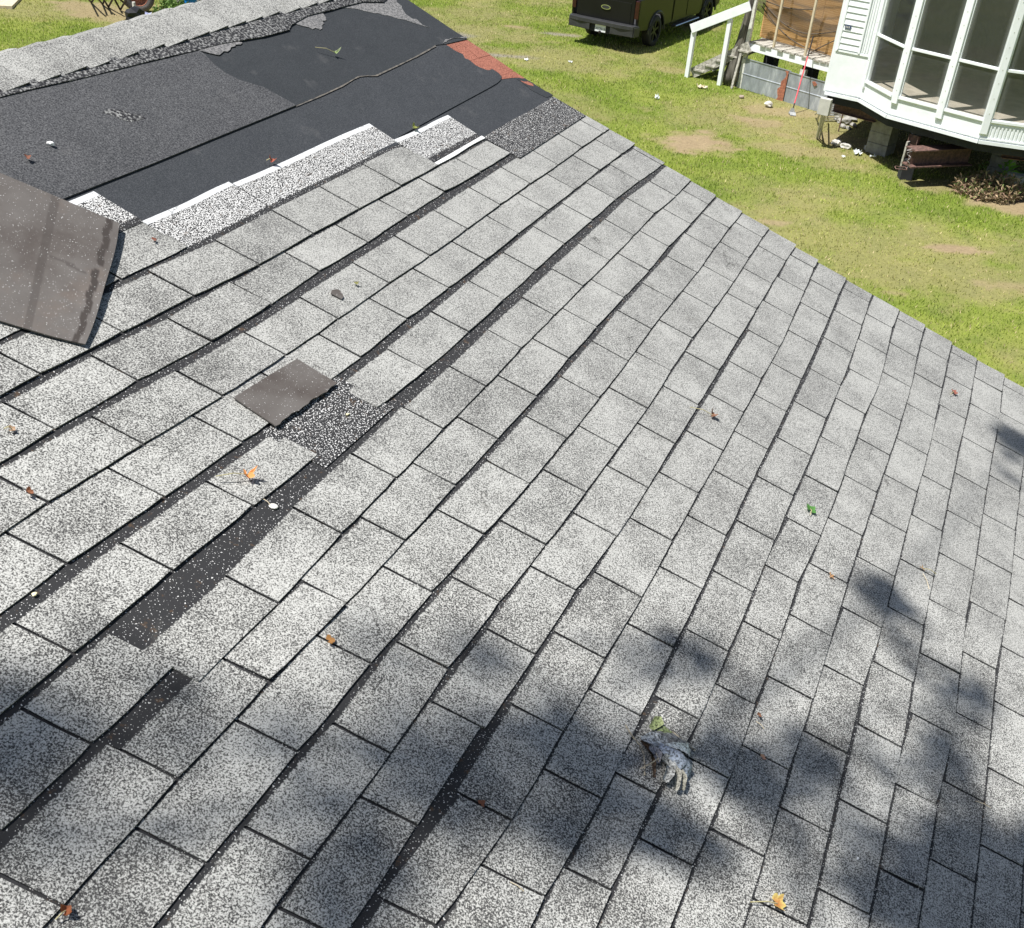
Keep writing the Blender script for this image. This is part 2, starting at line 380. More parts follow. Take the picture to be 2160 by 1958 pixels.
# ------------------------------------------------------------------ shingle tabs
JUNC = {
 -2: [(-9.5,-1.171,-1.533),(-8.5,-0.88,-1.525)],
 -1: [(-11.0,-1.622,-1.395),(-10.0,-1.334,-1.385),(-9.0,-1.045,-1.374),(-8.0,-0.746,-1.357),(-7.0,-0.44,-1.357),(-6.0,-0.154,-1.353),(-5.0,0.142,-1.349),(-4.0,0.435,-1.344)],
 0: [(-11.5,-1.73,-1.248),(-10.5,-1.44,-1.242),(-9.5,-1.154,-1.223),(-8.5,-0.863,-1.222),(-7.5,-0.586,-1.232),(-6.5,-0.29,-1.227),(-5.5,0.002,-1.233),(-4.5,0.297,-1.233),(-3.5,0.599,-1.225),(-2.5,0.89,-1.225)],
 1: [(-12.0,-1.906,-1.106),(-11.0,-1.6,-1.091),(-10.0,-1.298,-1.073),(-9.0,-1.01,-1.065),(-8.0,-0.726,-1.064),(-7.0,-0.409,-1.062),(-6.0,-0.127,-1.058),(-5.0,0.173,-1.059),(-4.0,0.472,-1.061),(-3.0,0.772,-1.06),(-2.0,1.071,-1.055),(-1.0,1.366,-1.059),(0.0,1.641,-1.056)],
 2: [(-12.5,-2.003,-0.96),(-11.5,-1.693,-0.945),(-10.5,-1.391,-0.935),(-8.5,-0.812,-0.918),(-7.5,-0.512,-0.923),(-6.5,-0.222,-0.919),(-5.5,0.071,-0.918),(-4.5,0.374,-0.921),(-3.5,0.676,-0.922),(-2.5,0.973,-0.92),(-1.5,1.278,-0.921),(-0.5,1.566,-0.916)],
 3: [(-13.0,-2.162,-0.795),(-12.0,-1.847,-0.793),(-11.0,-1.545,-0.784),(-10.0,-1.258,-0.775),(-9.0,-0.96,-0.764),(-8.0,-0.672,-0.756),(-7.0,-0.365,-0.757),(-6.0,-0.076,-0.762),(-5.0,0.224,-0.766),(-4.0,0.524,-0.771),(-3.0,0.834,-0.769),(-2.0,1.131,-0.77),(-1.0,1.434,-0.761),(0.0,1.742,-0.746)],
 4: [(-14.5,-2.526,-0.63),(-13.5,-2.291,-0.629),(-12.5,-2.038,-0.568),(-11.5,-1.738,-0.566),(-10.5,-1.438,-0.577),(-9.5,-1.147,-0.58),(-8.5,-0.852,-0.585),(-7.5,-0.553,-0.586),(-6.5,-0.256,-0.593),(-5.5,0.043,-0.595),(-4.5,0.338,-0.597),(-3.5,0.634,-0.597),(-2.5,0.946,-0.6),(-1.5,1.243,-0.606),(-0.5,1.539,-0.593)],
 5: [(-14.0,-2.56,-0.457),(-13.0,-2.238,-0.46),(-12.0,-1.927,-0.456),(-11.0,-1.615,-0.446),(-10.0,-1.32,-0.443),(-9.0,-1.024,-0.444),(-8.0,-0.734,-0.444),(-7.0,-0.431,-0.444),(-6.0,-0.132,-0.45),(-5.0,0.152,-0.452),(-4.0,0.454,-0.452),(-3.0,0.766,-0.45),(-2.0,1.054,-0.458),(-1.0,1.381,-0.454)],
 6: [(-13.5,-2.339,-0.309),(-12.5,-2.022,-0.308),(-11.5,-1.714,-0.308),(-10.5,-1.41,-0.301),(-9.5,-1.117,-0.291),(-8.5,-0.817,-0.281),(-7.5,-0.518,-0.28),(-6.5,-0.218,-0.281),(-5.5,0.089,-0.284),(-4.5,0.382,-0.292),(-3.5,0.68,-0.294),(-2.5,1.012,-0.291),(-1.5,1.305,-0.301),(-0.5,1.596,-0.306)],
 7: [(-13.0,-2.201,-0.15),(-12.0,-1.88,-0.144),(-11.0,-1.583,-0.151),(-10.0,-1.292,-0.145),(-9.0,-0.995,-0.136),(-8.0,-0.687,-0.131),(-7.0,-0.388,-0.129),(-6.0,-0.091,-0.127),(-5.0,0.212,-0.136),(-4.0,0.515,-0.144),(-3.0,0.834,-0.142),(-2.0,1.146,-0.142),(-1.0,1.452,-0.151),(0.0,1.738,-0.155)],
 8: [(-12.5,-1.986,-0.008),(-11.5,-1.664,0.003),(-10.5,-1.367,0.009),(-9.5,-1.074,0.008),(-8.5,-0.77,0.022),(-7.5,-0.472,0.021),(-6.5,-0.169,0.018),(-5.5,0.131,0.016),(-4.5,0.434,0.013),(-3.5,0.744,0.01),(-2.5,1.062,0.007),(-1.5,1.367,0.003),(-0.5,1.67,0.0)],
 9: [(-13.0,-2.147,0.136),(-12.0,-1.826,0.166),(-11.0,-1.52,0.167),(-10.0,-1.224,0.168),(-9.0,-0.929,0.176),(-8.0,-0.623,0.173),(-7.0,-0.327,0.173),(-6.0,-0.022,0.175),(-5.0,0.279,0.172),(-4.0,0.577,0.169),(-3.0,0.896,0.172),(-2.0,1.215,0.159),(-1.0,1.509,0.148),(0.0,1.803,0.132)],
 10: [(-12.5,-1.934,0.309),(-11.5,-1.617,0.326),(-10.5,-1.315,0.325),(-9.5,-1.022,0.322),(-8.5,-0.729,0.323),(-7.5,-0.429,0.319),(-6.5,-0.126,0.316),(-5.5,0.168,0.316),(-4.5,0.481,0.317),(-3.5,0.78,0.312),(-2.5,1.117,0.308),(-1.5,1.428,0.301),(-0.5,1.706,0.294)],
 11: [(-12.0,-1.813,0.438),(-11.0,-1.499,0.444),(-10.0,-1.193,0.472),(-9.0,-0.891,0.473),(-8.0,-0.588,0.472),(-7.0,-0.286,0.471),(-6.0,0.013,0.47),(-5.0,0.316,0.475),(-4.0,0.626,0.472),(-3.0,0.941,0.473),(-2.0,1.27,0.467),(-1.0,1.576,0.455),(0.0,1.852,0.443)],
 12: [(-11.5,-1.612,0.595),(-10.5,-1.304,0.605),(-9.5,-1.008,0.6),(-8.5,-0.704,0.602),(-7.5,-0.401,0.594),(-6.5,-0.094,0.612),(-5.5,0.212,0.616),(-4.5,0.519,0.613),(-3.5,0.858,0.61),(-2.5,1.165,0.626),(-1.5,1.474,0.611),(-0.5,1.763,0.596)],
 13: [(-11.0,-1.449,0.757),(-10.0,-1.14,0.751),(-9.0,-0.838,0.757),(-8.0,-0.531,0.756),(-7.0,-0.235,0.753),(-6.0,0.068,0.756),(-5.0,0.384,0.76),(-4.0,0.692,0.767),(-3.0,1.005,0.769),(-2.0,1.338,0.769),(-1.0,1.648,0.754),(0.0,1.938,0.747)],
 14: [(-11.5,-1.547,0.911),(-10.5,-1.242,0.906),(-9.5,-0.94,0.902),(-8.5,-0.639,0.898),(-7.5,-0.328,0.91),(-6.5,-0.024,0.91),(-5.5,0.27,0.911),(-4.5,0.576,0.914),(-3.5,0.89,0.92),(-2.5,1.22,0.917),(-1.5,1.531,0.913),(-0.5,1.832,0.906)],
 15: [(-11.0,-1.391,1.068),(-10.0,-1.078,1.065),(-9.0,-0.768,1.065),(-8.0,-0.469,1.058),(-7.0,-0.167,1.054),(-6.0,0.132,1.054),(-5.0,0.441,1.052),(-4.0,0.755,1.051),(-3.0,1.074,1.052),(-2.0,1.408,1.058),(-1.0,1.712,1.058),(0.0,1.99,1.053)],
 16: [(-10.5,-1.203,1.204),(-9.5,-0.888,1.203),(-8.5,-0.567,1.223),(-7.5,-0.274,1.214),(-6.5,0.028,1.205),(-5.5,0.335,1.208),(-4.5,0.643,1.208),(-3.5,0.949,1.209),(-2.5,1.279,1.212),(-1.5,1.623,1.22),(-0.5,1.906,1.212)],
 17: [(-10.0,-1.053,1.355),(-9.0,-0.745,1.354),(-8.0,-0.428,1.353),(-7.0,-0.12,1.347),(-6.0,0.18,1.362),(-5.0,0.493,1.366),(-4.0,0.8,1.363),(-3.0,1.12,1.365),(-2.0,1.442,1.372),(0.0,2.035,1.357)],
}

STRIP = {   # share of each exposure that is dark headlap just below the butt line above, by tab number u
 -1: [(-14, .10), (-9.6, .12), (-8.5, .10), (-4, .10)],
 0: [(-14, .10), (-11, .14), (-9.5, .12), (-8, .06), (-3, .04)],
 1: [(-14, .06), (-11.6, .10), (-10.3, .14), (-9, .20), (-5, .21), (-2, .20), (1, .15)],
 2: [(-14, .02), (1, .015)],
 3: [(-14, .20), (-11, .19), (-8.6, .20), (-6, .15), (-4, .10), (-2, .05), (1, .05)],
 4: [(-14.5, .10), (-12.8, .10), (-12.5, .31), (-10, .28), (-6, .24), (-3, .20), (-1, .16), (1, .12)],
 5: [(-15, .14), (-12.5, .12), (-12.3, .015), (1, .015)],
 6: [(-14, .02), (-9.4, .03), (-9, .10), (-6, .13), (-3, .11), (1, .04)],
 7: [(-14, .10), (-11, .12), (-9.7, .07), (-8, .04), (1, .02)],
 8: [(-14, .03), (-12, .04), (-10.6, .12), (-9.6, .04), (1, .015)],
 9: [(-15, .20), (-11.3, .17), (-11.1, .03), (-10.5, .08), (-8, .02), (-6.5, .08), (-4, .11), (-3.4, .10), (-3, .03), (1, .03)],
 10: [(-14, .02), (-3, .02), (-2.6, .11), (-1.8, .02), (1, .02)],
 11: [(-14, .02), (-12.6, .03), (-11.8, .10), (-6, .07), (-3, .12), (-1, .09), (1, .08)],
 12: [(-14, .015), (1, .02)], 13: [(-14, .015), (1, .02)],
 14: [(-14, .015), (-3, .04), (1, .05)], 15: [(-14, .08), (-9, .09), (-7, .03), (1, .02)],
 16: [(-14, .01), (1, .02)], 17: [(-14, .02), (-5, .05), (1, .03)], 18: [(-14, .07), (-7, .06), (1, .03)],
}
STEP = {4: -12.5, 8: -11.5}
ROWS = {}
for k, L in JUNC.items():
    a = np.array(L); u = a[:, 0]; cx = np.polyfit(u, a[:, 1], 1) if len(L) > 3 else [.29, a[-1, 1]+8.5*.29]
    cy = np.polyfit(u, a[:, 2], 1) if len(L) > 5 else [0, a[:, 2].mean()]
    rx = a[:, 1]-np.polyval(cx, u); ry = a[:, 2]-np.polyval(cy, u)
    if k == 4: m_ = u > -13; cy = np.polyfit(u[m_], a[m_, 2], 1); ry = a[:, 2]-np.polyval(cy, u)
    ROWS[k] = (cx, cy, u, rx, ry)
def row_xy(k, u):
    if k in ROWS:
        cx, cy, uu, rx, ry = ROWS[k]
        return float(np.polyval(cx, u)+np.interp(u, uu, rx)), float(np.polyval(cy, u)+np.interp(u, uu, ry))
    x, y = row_xy(17, u+.0); d = k-17
    return x+.026*d+.005*math.sin(k*5+u), y+.1505*d+.003*math.sin(k*3+u*.5)
def row_top(k, X, u):
    """Y of the butt line above, at X"""
    a, b = row_xy(k-1, u-.5), row_xy(k-1, u+.5)
    if (k-1) in STEP and STEP[k-1]-.9 < u < STEP[k-1]+.1: return a[1]
    return a[1]+(b[1]-a[1])*np.clip((X-a[0])/(b[0]-a[0]), 0, 1)
def cut_x(X, Y, Y2): return X+SHEAR*(Y2-Y)
RIGHT_LIMIT = {-2: -8.5, -1: -4.0, 0: -2.5}
def frac(k, u):
    L = STRIP.get(k)
    if not L: return .02
    return float(np.interp(u, [p[0] for p in L], [p[1] for p in L]))
def project(p):
    q = CW.T @ (np.array(p)-CAM); return 1080+2350*q[0]/q[2], 979+2350*q[1]/q[2]

def tab_mesh(xl, yl, xr, yr, e, L, rnd, endl, endr, lift=0.0, curl=0.0, upf=1.45):
    """vertices, faces and the material channels of one tab; butt edge from (xl,yl) to (xr,yr)"""
    g = .0040; nx = 5; L = min(L, e*1.2); up = e*upf
    rows = [0, L*.5, L, L+.004, up]; V = []; E = []; R = []; Fc = []
    def top(vv): return .0092+lift*(1-vv/up)-(.0085)*(vv/up)
    for j, vv in enumerate(rows):
        ins = g if vv <= L+1e-6 else -.0004
        for i in range(nx+1):
            t = i/nx
            bx = xl+(xr-xl)*t; by = yl+(yr-yl)*t
            if i == 0: bx += ins if not endl else 0
            if i == nx: bx -= ins if not endr else 0
            jit = rnd.uniform(-.0011, .0011) if j == 0 else 0
            if j == 0 and i in (0, nx): jit -= rnd.uniform(0, .003)
            jx = rnd.uniform(-.0012, .0012) if j in (1, 2) and i in (0, nx) else 0
            Y = by-vv+jit; X = bx+SHEAR*(-vv)+jx
            z = top(vv)+(curl*(1-vv/L)**2 if vv < L else 0)*(abs(t-.5)*2)**2
            if endr and i == nx: z -= .001
            V.append((X, Y, z)); E.append(vv-L); R.append(1.0 if (j == 0 or (i in (0, nx) and vv <= L)) else .25)
    n = nx+1
    for j in range(4):
        for i in range(nx): Fc.append((j*n+i, j*n+i+1, (j+1)*n+i+1, (j+1)*n+i))
    # skirt: butt edge and the two sides down to the cut top
    per = [3*n, 2*n, n, 0]+[i for i in range(1, nx+1)]+[n+nx, 2*n+nx, 3*n+nx]
    base = len(V)
    for p in per:
        x, y, z = V[p]; V.append((x, y, z-.0052)); E.append(.05); R.append(0)
    for i in range(len(per)-1): Fc.append((per[i], per[i+1], base+i+1, base+i))
    return V, Fc, E, R

tabs = []
TR = random.Random(5)
MISSING = {(3, -10)}
for k in range(-2, 26):
    par = 0 if k % 2 else .5
    ulo = -23
    us = [q for q in np.arange(ulo, 3) + (0.0 if par == 0 else .5)]
    lim = RIGHT_LIMIT.get(k)
    jy = {}
    for i in range(len(us)-1):
        u0, u1 = us[i], us[i+1]
        xl, yl = row_xy(k, u0); xr, yr = row_xy(k, u1)
        if lim is not None and u1 > lim+.01: continue
        if yl > EAVE_Y+.1 or xl < LEFT_X: continue
        if k in STEP and u1 <= STEP[k]+.01 and u1 > STEP[k]-.9: yr = yl
        sh = int((i+k*2) // 3); rs = random.Random(k*100+sh)
        jit = rs.uniform(-.0016, .0016); yl += jit; yr += jit
        endr = False
        xrk = rakeX(yl)+TR.uniform(-.008, .009)
        if xl > xrk-.03: continue
        if xr > xrk-.012: 
            yr = yl+(yr-yl)*(xrk-xl)/(xr-xl); xr = xrk; endr = True
        if lim is not None and abs(u1-lim) < .1: endr = True
        xm = (xl+xr)/2; um = (u0+u1)/2
        ytop = row_top(k, xm-SHEAR*.14, um)
        e = (yl+yr)/2-ytop
        if k == -2: e = .148
        e = max(.10, min(.19, e))
        L = e-max(.0035 if k < 3 else (.005 if k < 8 else (.0065 if k < 12 else .0085)), e*frac(k, um))  # least dark strip also paints the butt shadow line that the tab hides
        tone = rs.uniform(-.009, .009)+TR.uniform(-.014, .012)
        if k in (-2, -1) : tone += -.012
        tabs.append(dict(k=k, u=(u0, u1), c=(xl, yl, xr, yr), e=e, L=L, tone=tone, endr=endr, x=xm, y=(yl+yr)/2-e/2))
def vis_area(t):
    xl, yl, xr, yr = t['c']; e = t['e']
    q = [project(rp(a, b)) for a, b in ((xl, yl), (xr, yr), (xr-SHEAR*e, yr-e), (xl-SHEAR*e, yl-e))]
    cx = sum(p[0] for p in q)/4; cy = sum(p[1] for p in q)/4
    # clipped bounding share inside the frame
    x0 = min(p[0] for p in q); x1 = max(p[0] for p in q); y0 = min(p[1] for p in q); y1 = max(p[1] for p in q)
    ix = max(0, min(x1, 2160)-max(x0, 0)); iy = max(0, min(y1, 1958)-max(y0, 0))
    A = abs(sum(q[i][0]*q[(i+1) % 4][1]-q[(i+1) % 4][0]*q[i][1] for i in range(4)))/2
    return A*ix*iy/max(1, (x1-x0)*(y1-y0))
for t in tabs: t['A'] = vis_area(t)
tabs = [t for t in tabs if (t['k'], t['u'][0]) != (3, -10.0)]
order = sorted(tabs, key=lambda t: -t['A'])
n_single = sum(1 for t in order[:297] if t['A'] > 0)
single = set(id(t) for t in order[:n_single])
print('tabs', len(tabs), 'in view', sum(1 for t in tabs if t['A'] > 0), 'single', n_single)
FV, FF, FE, FR, FT, FW = [], [], [], [], [], []
def wear_at(x, y): return float(np.clip(.55-(x+.5)*.55+.25*y*(x < 0)+.5*(vnoise(x*1.3+5, y*1.7+3)-.5), .04, 1))
for t in tabs:
    rnd = random.Random(int(t['x']*977)+t['k']*131)
    lift = rnd.uniform(-.0006, .0012); curl = max(0, rnd.uniform(-.003, .002))
    if rnd.random() < .06: curl += .003; lift += .001
    V, Fc, E, R = tab_mesh(*t['c'], t['e'], t['L'], rnd, False, t['endr'], lift, curl, 1.03 if t['k'] == -2 else 1.45); V = [(a, b_, .0072+.25*c_ if t['k'] == -2 else c_+(.0012 if t['k'] == -1 else 0)) for a, b_, c_ in V]
    dens = .15
    if id(t) in single:
        o = mesh('shingle', [rp(*v) for v in V], Fc, M_SH, roof); fattr(o, 'wear', [wear_at(v[0], v[1]) for v in V])
        fattr(o, 'edge', E); fattr(o, 'rim', R); fattr(o, 'tone', [t['tone']]*len(V)); fattr(o, 'dens', [dens]*len(V)); fattr(o, 'white', [0]*len(V))
    else:
        b = len(FV); FV += [rp(*v) for v in V]; FF += [tuple(i+b for i in f) for f in Fc]; FE += E; FR += R; FW += [wear_at(v[0], v[1]) for v in V]; FT += [t['tone']]*len(V)
o = mesh('shingle_field', FV, FF, M_SH, roof); tag(o, kind='stuff'); fattr(o, 'wear', FW)
fattr(o, 'edge', FE); fattr(o, 'rim', FR); fattr(o, 'tone', FT); fattr(o, 'dens', [.15]*len(FV)); fattr(o, 'white', [0]*len(FV))

# ------------------------------------------------------------------ bared headlaps near the ridge
NVEC = Vector(RN); M_CHALKB = felt('white_release_band', (.50, .50, .49), (.74, .74, .73), 150, .35, .5, .3)
def strip_piece(name, x0, x1, ytop, ybot, z, white, dens, tone=0., gritty=True, label=None, zt=.004, light=False, slope=0.0):
    """a bared shingle strip: rows in Y with channels; a white painted band along its top edge if white > 0"""
    nx = max(3, int((x1-x0)/.06)); ys = [ytop]
    if white: ys += [ytop+white, ytop+white+.0006]
    ys += [ytop+.05, ybot-.028, ybot-.022, ybot]
    V, E, Wh, D = [], [], [], []; rnd = random.Random(name+str(x0))
    ph = rnd.uniform(0, 6)
    for j, y in enumerate(ys):
        for i in range(nx+1):
            t = i/nx; wob = .0022*math.sin(ph+t*7)+rnd.uniform(-.0006, .0006) if j <= 2 else 0
            yy = y+wob+slope*t
            X = x0+(x1-x0)*t+SHEAR*(y-(ytop+ybot)/2)
            V.append((X, yy, z+zt*(y-ytop)/(ybot-ytop)))
            iswh = white and j <= 1
            Wh.append(1.0 if iswh else 0.0); E.append(-.03 if (light and j >= 3) else .03)
            low = j >= len(ys)-2
            D.append(0.22 if (low and gritty) else dens)
    n = nx+1; Fc = [(j*n+i, j*n+i+1, (j+1)*n+i+1, (j+1)*n+i) for j in range(len(ys)-1) for i in range(nx)]
    per = [i for i in range(nx+1)]+[j*n+nx for j in range(1, len(ys))]+[(len(ys)-1)*n+i for i in range(nx-1, -1, -1)]+[j*n for j in range(len(ys)-2, 0, -1)]
    b = len(V)
    for p in per: V.append((V[p][0], V[p][1], V[p][2]-.004)); E.append(.05); Wh.append(Wh[p]); D.append(.2)
    for i in range(len(per)): Fc.append((per[i], per[(i+1) % len(per)], b+(i+1) % len(per), b+i))
    o = mesh(name, [rp(*v) for v in V], Fc, M_SH, roof); fattr(o, 'wear', [1]*len(V))
    fattr(o, 'edge', E); fattr(o, 'rim', [0]*len(V)); fattr(o, 'tone', [tone]*len(V)); fattr(o, 'dens', D); fattr(o, 'white', Wh)
    if label: tag(o, label)
    return o
strip_piece('bared_shingle', -1.95, -.925, -1.835, -1.672, .0120, .020, 1.0, zt=-.003, label='bared shingle half under the brown curled shingle, white band on top')
strip_piece('bared_shingle', -.900, -.475, -1.672, -1.503, .0110, .019, 1.02, zt=-.006)
strip_piece('bared_shingle', -.470, .392, -1.660, -1.503, .0118, .019, 1.0, slope=.012, zt=-.0066)
strip_piece('bared_shingle', .405, .850, -1.532, -1.370, .0108, .017, .98, slope=.01, zt=-.006)
strip_piece('bared_shingle', .890, 1.672, -1.354, -1.180, .0060, 0, .50, gritty=False, label='bared black headlap beside the rake edge')
strip_piece('bared_shingle', -1.30, -.93, -.925, -.735, .0050, 0, .55, gritty=False, label='black patch where one tab has torn away')
# the white band along the top of the first full tabs
mm = MB()
for i in range(8):
    a, b = .43+i*.0545, .43+(i+1)*.0545; mm.prism([rp(a, -1.361, .0100), rp(b, -1.361, .0100), rp(b+.003, -1.345+.002*math.sin(i), .0098), rp(a+.003, -1.345+.002*math.sin(i-1), .0098)], -NVEC*.0035)
mm.build('painted_band', M_CHALKB, roof)

# ------------------------------------------------------------------ underlayment sheets
def sheet(name, poly, z, mat, label=None, th=.0022, rag=0.0, seed=1, sub=.06):
    """flat sheet in roof coordinates with an optionally ragged outline"""
    rnd = random.Random(seed); out = []
    n = len(poly)
    for i in range(n):
        a = poly[i]; b = poly[(i+1) % n]; d = math.hypot(b[0]-a[0], b[1]-a[1]); r_ = rag if len(a) < 3 else a[2]
        k = max(1, int(d/(sub if r_ else .25)))
        for j in range(k):
            t = j/k; e = r_ if j else 0
            out.append((a[0]+(b[0]-a[0])*t+rnd.uniform(-e, e), a[1]+(b[1]-a[1])*t+rnd.uniform(-e, e)))
    bm = bmesh.new(); vs = [bm.verts.new(rp(x, y, z)) for x, y in out]; f = bm.faces.new(vs)
    bmesh.ops.triangulate(bm, faces=[f]); 
    V = [v.co.copy() for v in bm.verts]; bm.verts.index_update(); Fs = [tuple(v.index for v in q.verts) for q in bm.faces]; bm.free()
    nb = len(V); V += [rp(x, y, z-th) for x, y in out]; Fs += [(i, (i+1) % nb, nb+(i+1) % nb, nb+i) for i in range(nb)]
    o = mesh(name, V, Fs, mat, roof)
    if label: tag(o, label)
    return o
R_ = rakeX
sheet('felt_sheet', [(-5.15, -1.70), (-.9, -1.66), (.43, -1.50), (.86, -1.36), (.95, -1.16), (R_(-1.18)-.004, -1.17), (R_(-1.35)-.003, -1.35), (1.625, -1.50), (1.60, -1.62), (1.30, -1.66), (-5.15, -1.86)], .0022, M_FELT, rag=0)
sheet('felt_sheet', [(-5.15, -1.60), (-1.0, -1.60), (.40, -1.51), (.431, -1.538), (.889, -1.547), (1.328, -1.554), (1.40, -1.557), (1.45, -1.563, .0), (1.49, -1.576), (1.503, -1.60), (1.500, -1.635, .017), (1.451, -1.645, .017), (1.423, -1.69, .014), (1.430, -1.735, .014), (1.425, -1.80, .009), (1.41, -1.87), (.7, -1.90), (-5.15, -1.90)], .0066, M_FELT, 'black felt sheet with its lower edge curling over at the right', sub=.02)
sheet('felt_sheet', [(-.2, -2.30), (-.2, -1.85), (.498, -1.859), (.647, -1.871), (.742, -1.846), (1.105, -1.857), (1.343, -1.876), (1.41, -1.862), (1.606, -1.842), (R_(-1.9)-.002, -1.9), (R_(-2.0)-.002, -2.0), (R_(-2.1)-.002, -2.1), (R_(-2.2)-.002, -2.2), (1.56, -2.30)], .0098, M_FELT2, 'smoother black felt sheet below the right end of the ridge')
sheet('mineral_sheet', [(-5.15, -2.32), (.07, -2.30), (.066, -2.212), (.05, -2.16), (.047, -2.10), (.066, -2.05), (.10, -2.01), (.125, -1.985), (.140, -1.93), (.160, -1.853), (-.355, -1.852), (-.671, -1.850), (-1.08, -1.853), (-5.15, -1.86)], .0132, M_MINERAL, 'grey mineral surfaced sheet at the upper left', th=.0045)
# sandy seam line where dirt has gathered
sl_ = [(.158, -1.851), (.35, -1.853), (.498, -1.858), (.60, -1.868), (.647, -1.871), (.70, -1.858), (.742, -1.843), (.92, -1.849), (1.105, -1.856), (1.25, -1.866), (1.33, -1.872)]
mm = MB(); rnd = random.Random(3)
for i in range(len(sl_)-1):
    a, b = sl_[i], sl_[i+1]; wa, wb = rnd.uniform(.0015, .0045), rnd.uniform(.0015, .0045)
    mm.add([rp(a[0], a[1]-wa, .0104), rp(b[0], b[1]-wb, .0104), rp(b[0], b[1]+wb, .0104), rp(a[0], a[1]+wa, .0104)], [(0, 1, 2, 3)])
mm.build('sand_seam', M_SAND, roof)
# red shingles bared along the rake
sheet('red_shingle', [(1.40, -1.862), (1.605, -1.850), (1.612, -1.79), (1.622, -1.712), (1.512, -1.722), (1.525, -1.80), (1.52, -1.83), (1.40, -1.83)], .0058, M_RED, 'bared old red shingle high on the rake')
sheet('red_shingle', [(1.40, -1.858), (1.519, -1.835), (1.523, -1.80), (1.508, -1.722), (1.40, -1.73, .004)], .0050, M_RED)
sheet('red_shingle', [(1.41, -1.732), (1.622, -1.712), (1.630, -1.64), (1.633, -1.578), (1.50, -1.585), (1.41, -1.60)], .0042, M_RED, 'bared old red shingle in the middle of the rake')
sheet('red_shingle', [(1.47, -1.600), (1.633, -1.574), (1.641, -1.505, .003), (1.60, -1.535, .008), (1.55, -1.55, .006), (1.476, -1.566, .004)], .0036, M_RED)
sheet('red_fragment', [(1.585, -1.515), (1.60, -1.500), (1.628, -1.492), (1.640, -1.468), (1.622, -1.455), (1.605, -1.47), (1.59, -1.49)], .0044, M_RED, rag=.004, sub=.012)
# torn black crust over the red ones
sheet('torn_felt', [(1.395, -1.868), (1.45, -1.885, .004), (1.56, -1.862, .004), (1.615, -1.846), (1.612, -1.856, .003), (1.50, -1.875, .003)], .0125, M_TORNG, rag=.003, sub=.02)
sheet('torn_felt', [(1.575, -1.53), (1.64, -1.515, .004), (1.650, -1.45, .004), (1.672, -1.36, .004), (1.60, -1.37, .006), (1.57, -1.45, .01)], .0040, M_FELT2, rag=.006, sub=.02)
sheet('torn_felt', [(1.02, -2.28), (1.53, -2.28), (1.50, -2.20, .01), (1.42, -2.10, .012), (1.45, -1.98, .006), (1.36, -2.07, .012), (1.27, -2.13, .012), (1.17, -2.20, .008)], .0115, M_TORNG, 'torn grey paper at the right end of the ridge', sub=.03)
# ragged remains below the ridge caps
lo_ = [(-5.1, -2.28), (-.851, -2.283), (-.716, -2.278), (-.573, -2.268), (-.389, -2.260), (-.225, -2.254), (-.067, -2.246), (.2, -2.236), (.43, -2.210), (.60, -2.205), (.64, -2.225), (.80, -2.250), (.99, -2.243), (1.076, -2.243), (1.243, -2.237), (1.368, -2.20), (1.50, -2.23)]
rnd = random.Random(9)
for i in range(1, len(lo_)-1):
    a, b = lo_[i], lo_[i+1]
    lab = None
    sheet('torn_shingle_edge', [(a[0], -2.315), (b[0]+.01, -2.315), (b[0]+.01, b[1]), (a[0], a[1], .009)], .0165+.0008*(i % 3), M_TORN, lab, th=.004, sub=.014, seed=i)
sheet('torn_shingle_edge', [(-5.1, -2.315), (-.84, -2.315), (-.84, -2.283), (-5.1, -2.283, .009)], .0165, M_TORN, th=.004, sub=.03, seed=77)
sheet('torn_flap', [(.66, -2.27), (.93, -2.262), (.90, -2.215, .008), (.80, -2.165, .008), (.74, -2.175, .008)], .0130, M_TORNG, 'torn grey flap hanging below the ridge', sub=.02)
sheet('torn_flap', [(.04, -2.26), (.25, -2.25), (.30, -2.215, .006), (.12, -2.19, .008)], .0145, M_TORNG, sub=.02)
sheet('torn_patch', [(-.605, -2.105), (-.56, -2.11), (-.50, -2.055), (-.485, -2.025), (-.55, -2.03)], .0142, M_TORN, 'pale scab of old granules stuck on the mineral sheet', rag=.008, sub=.015)

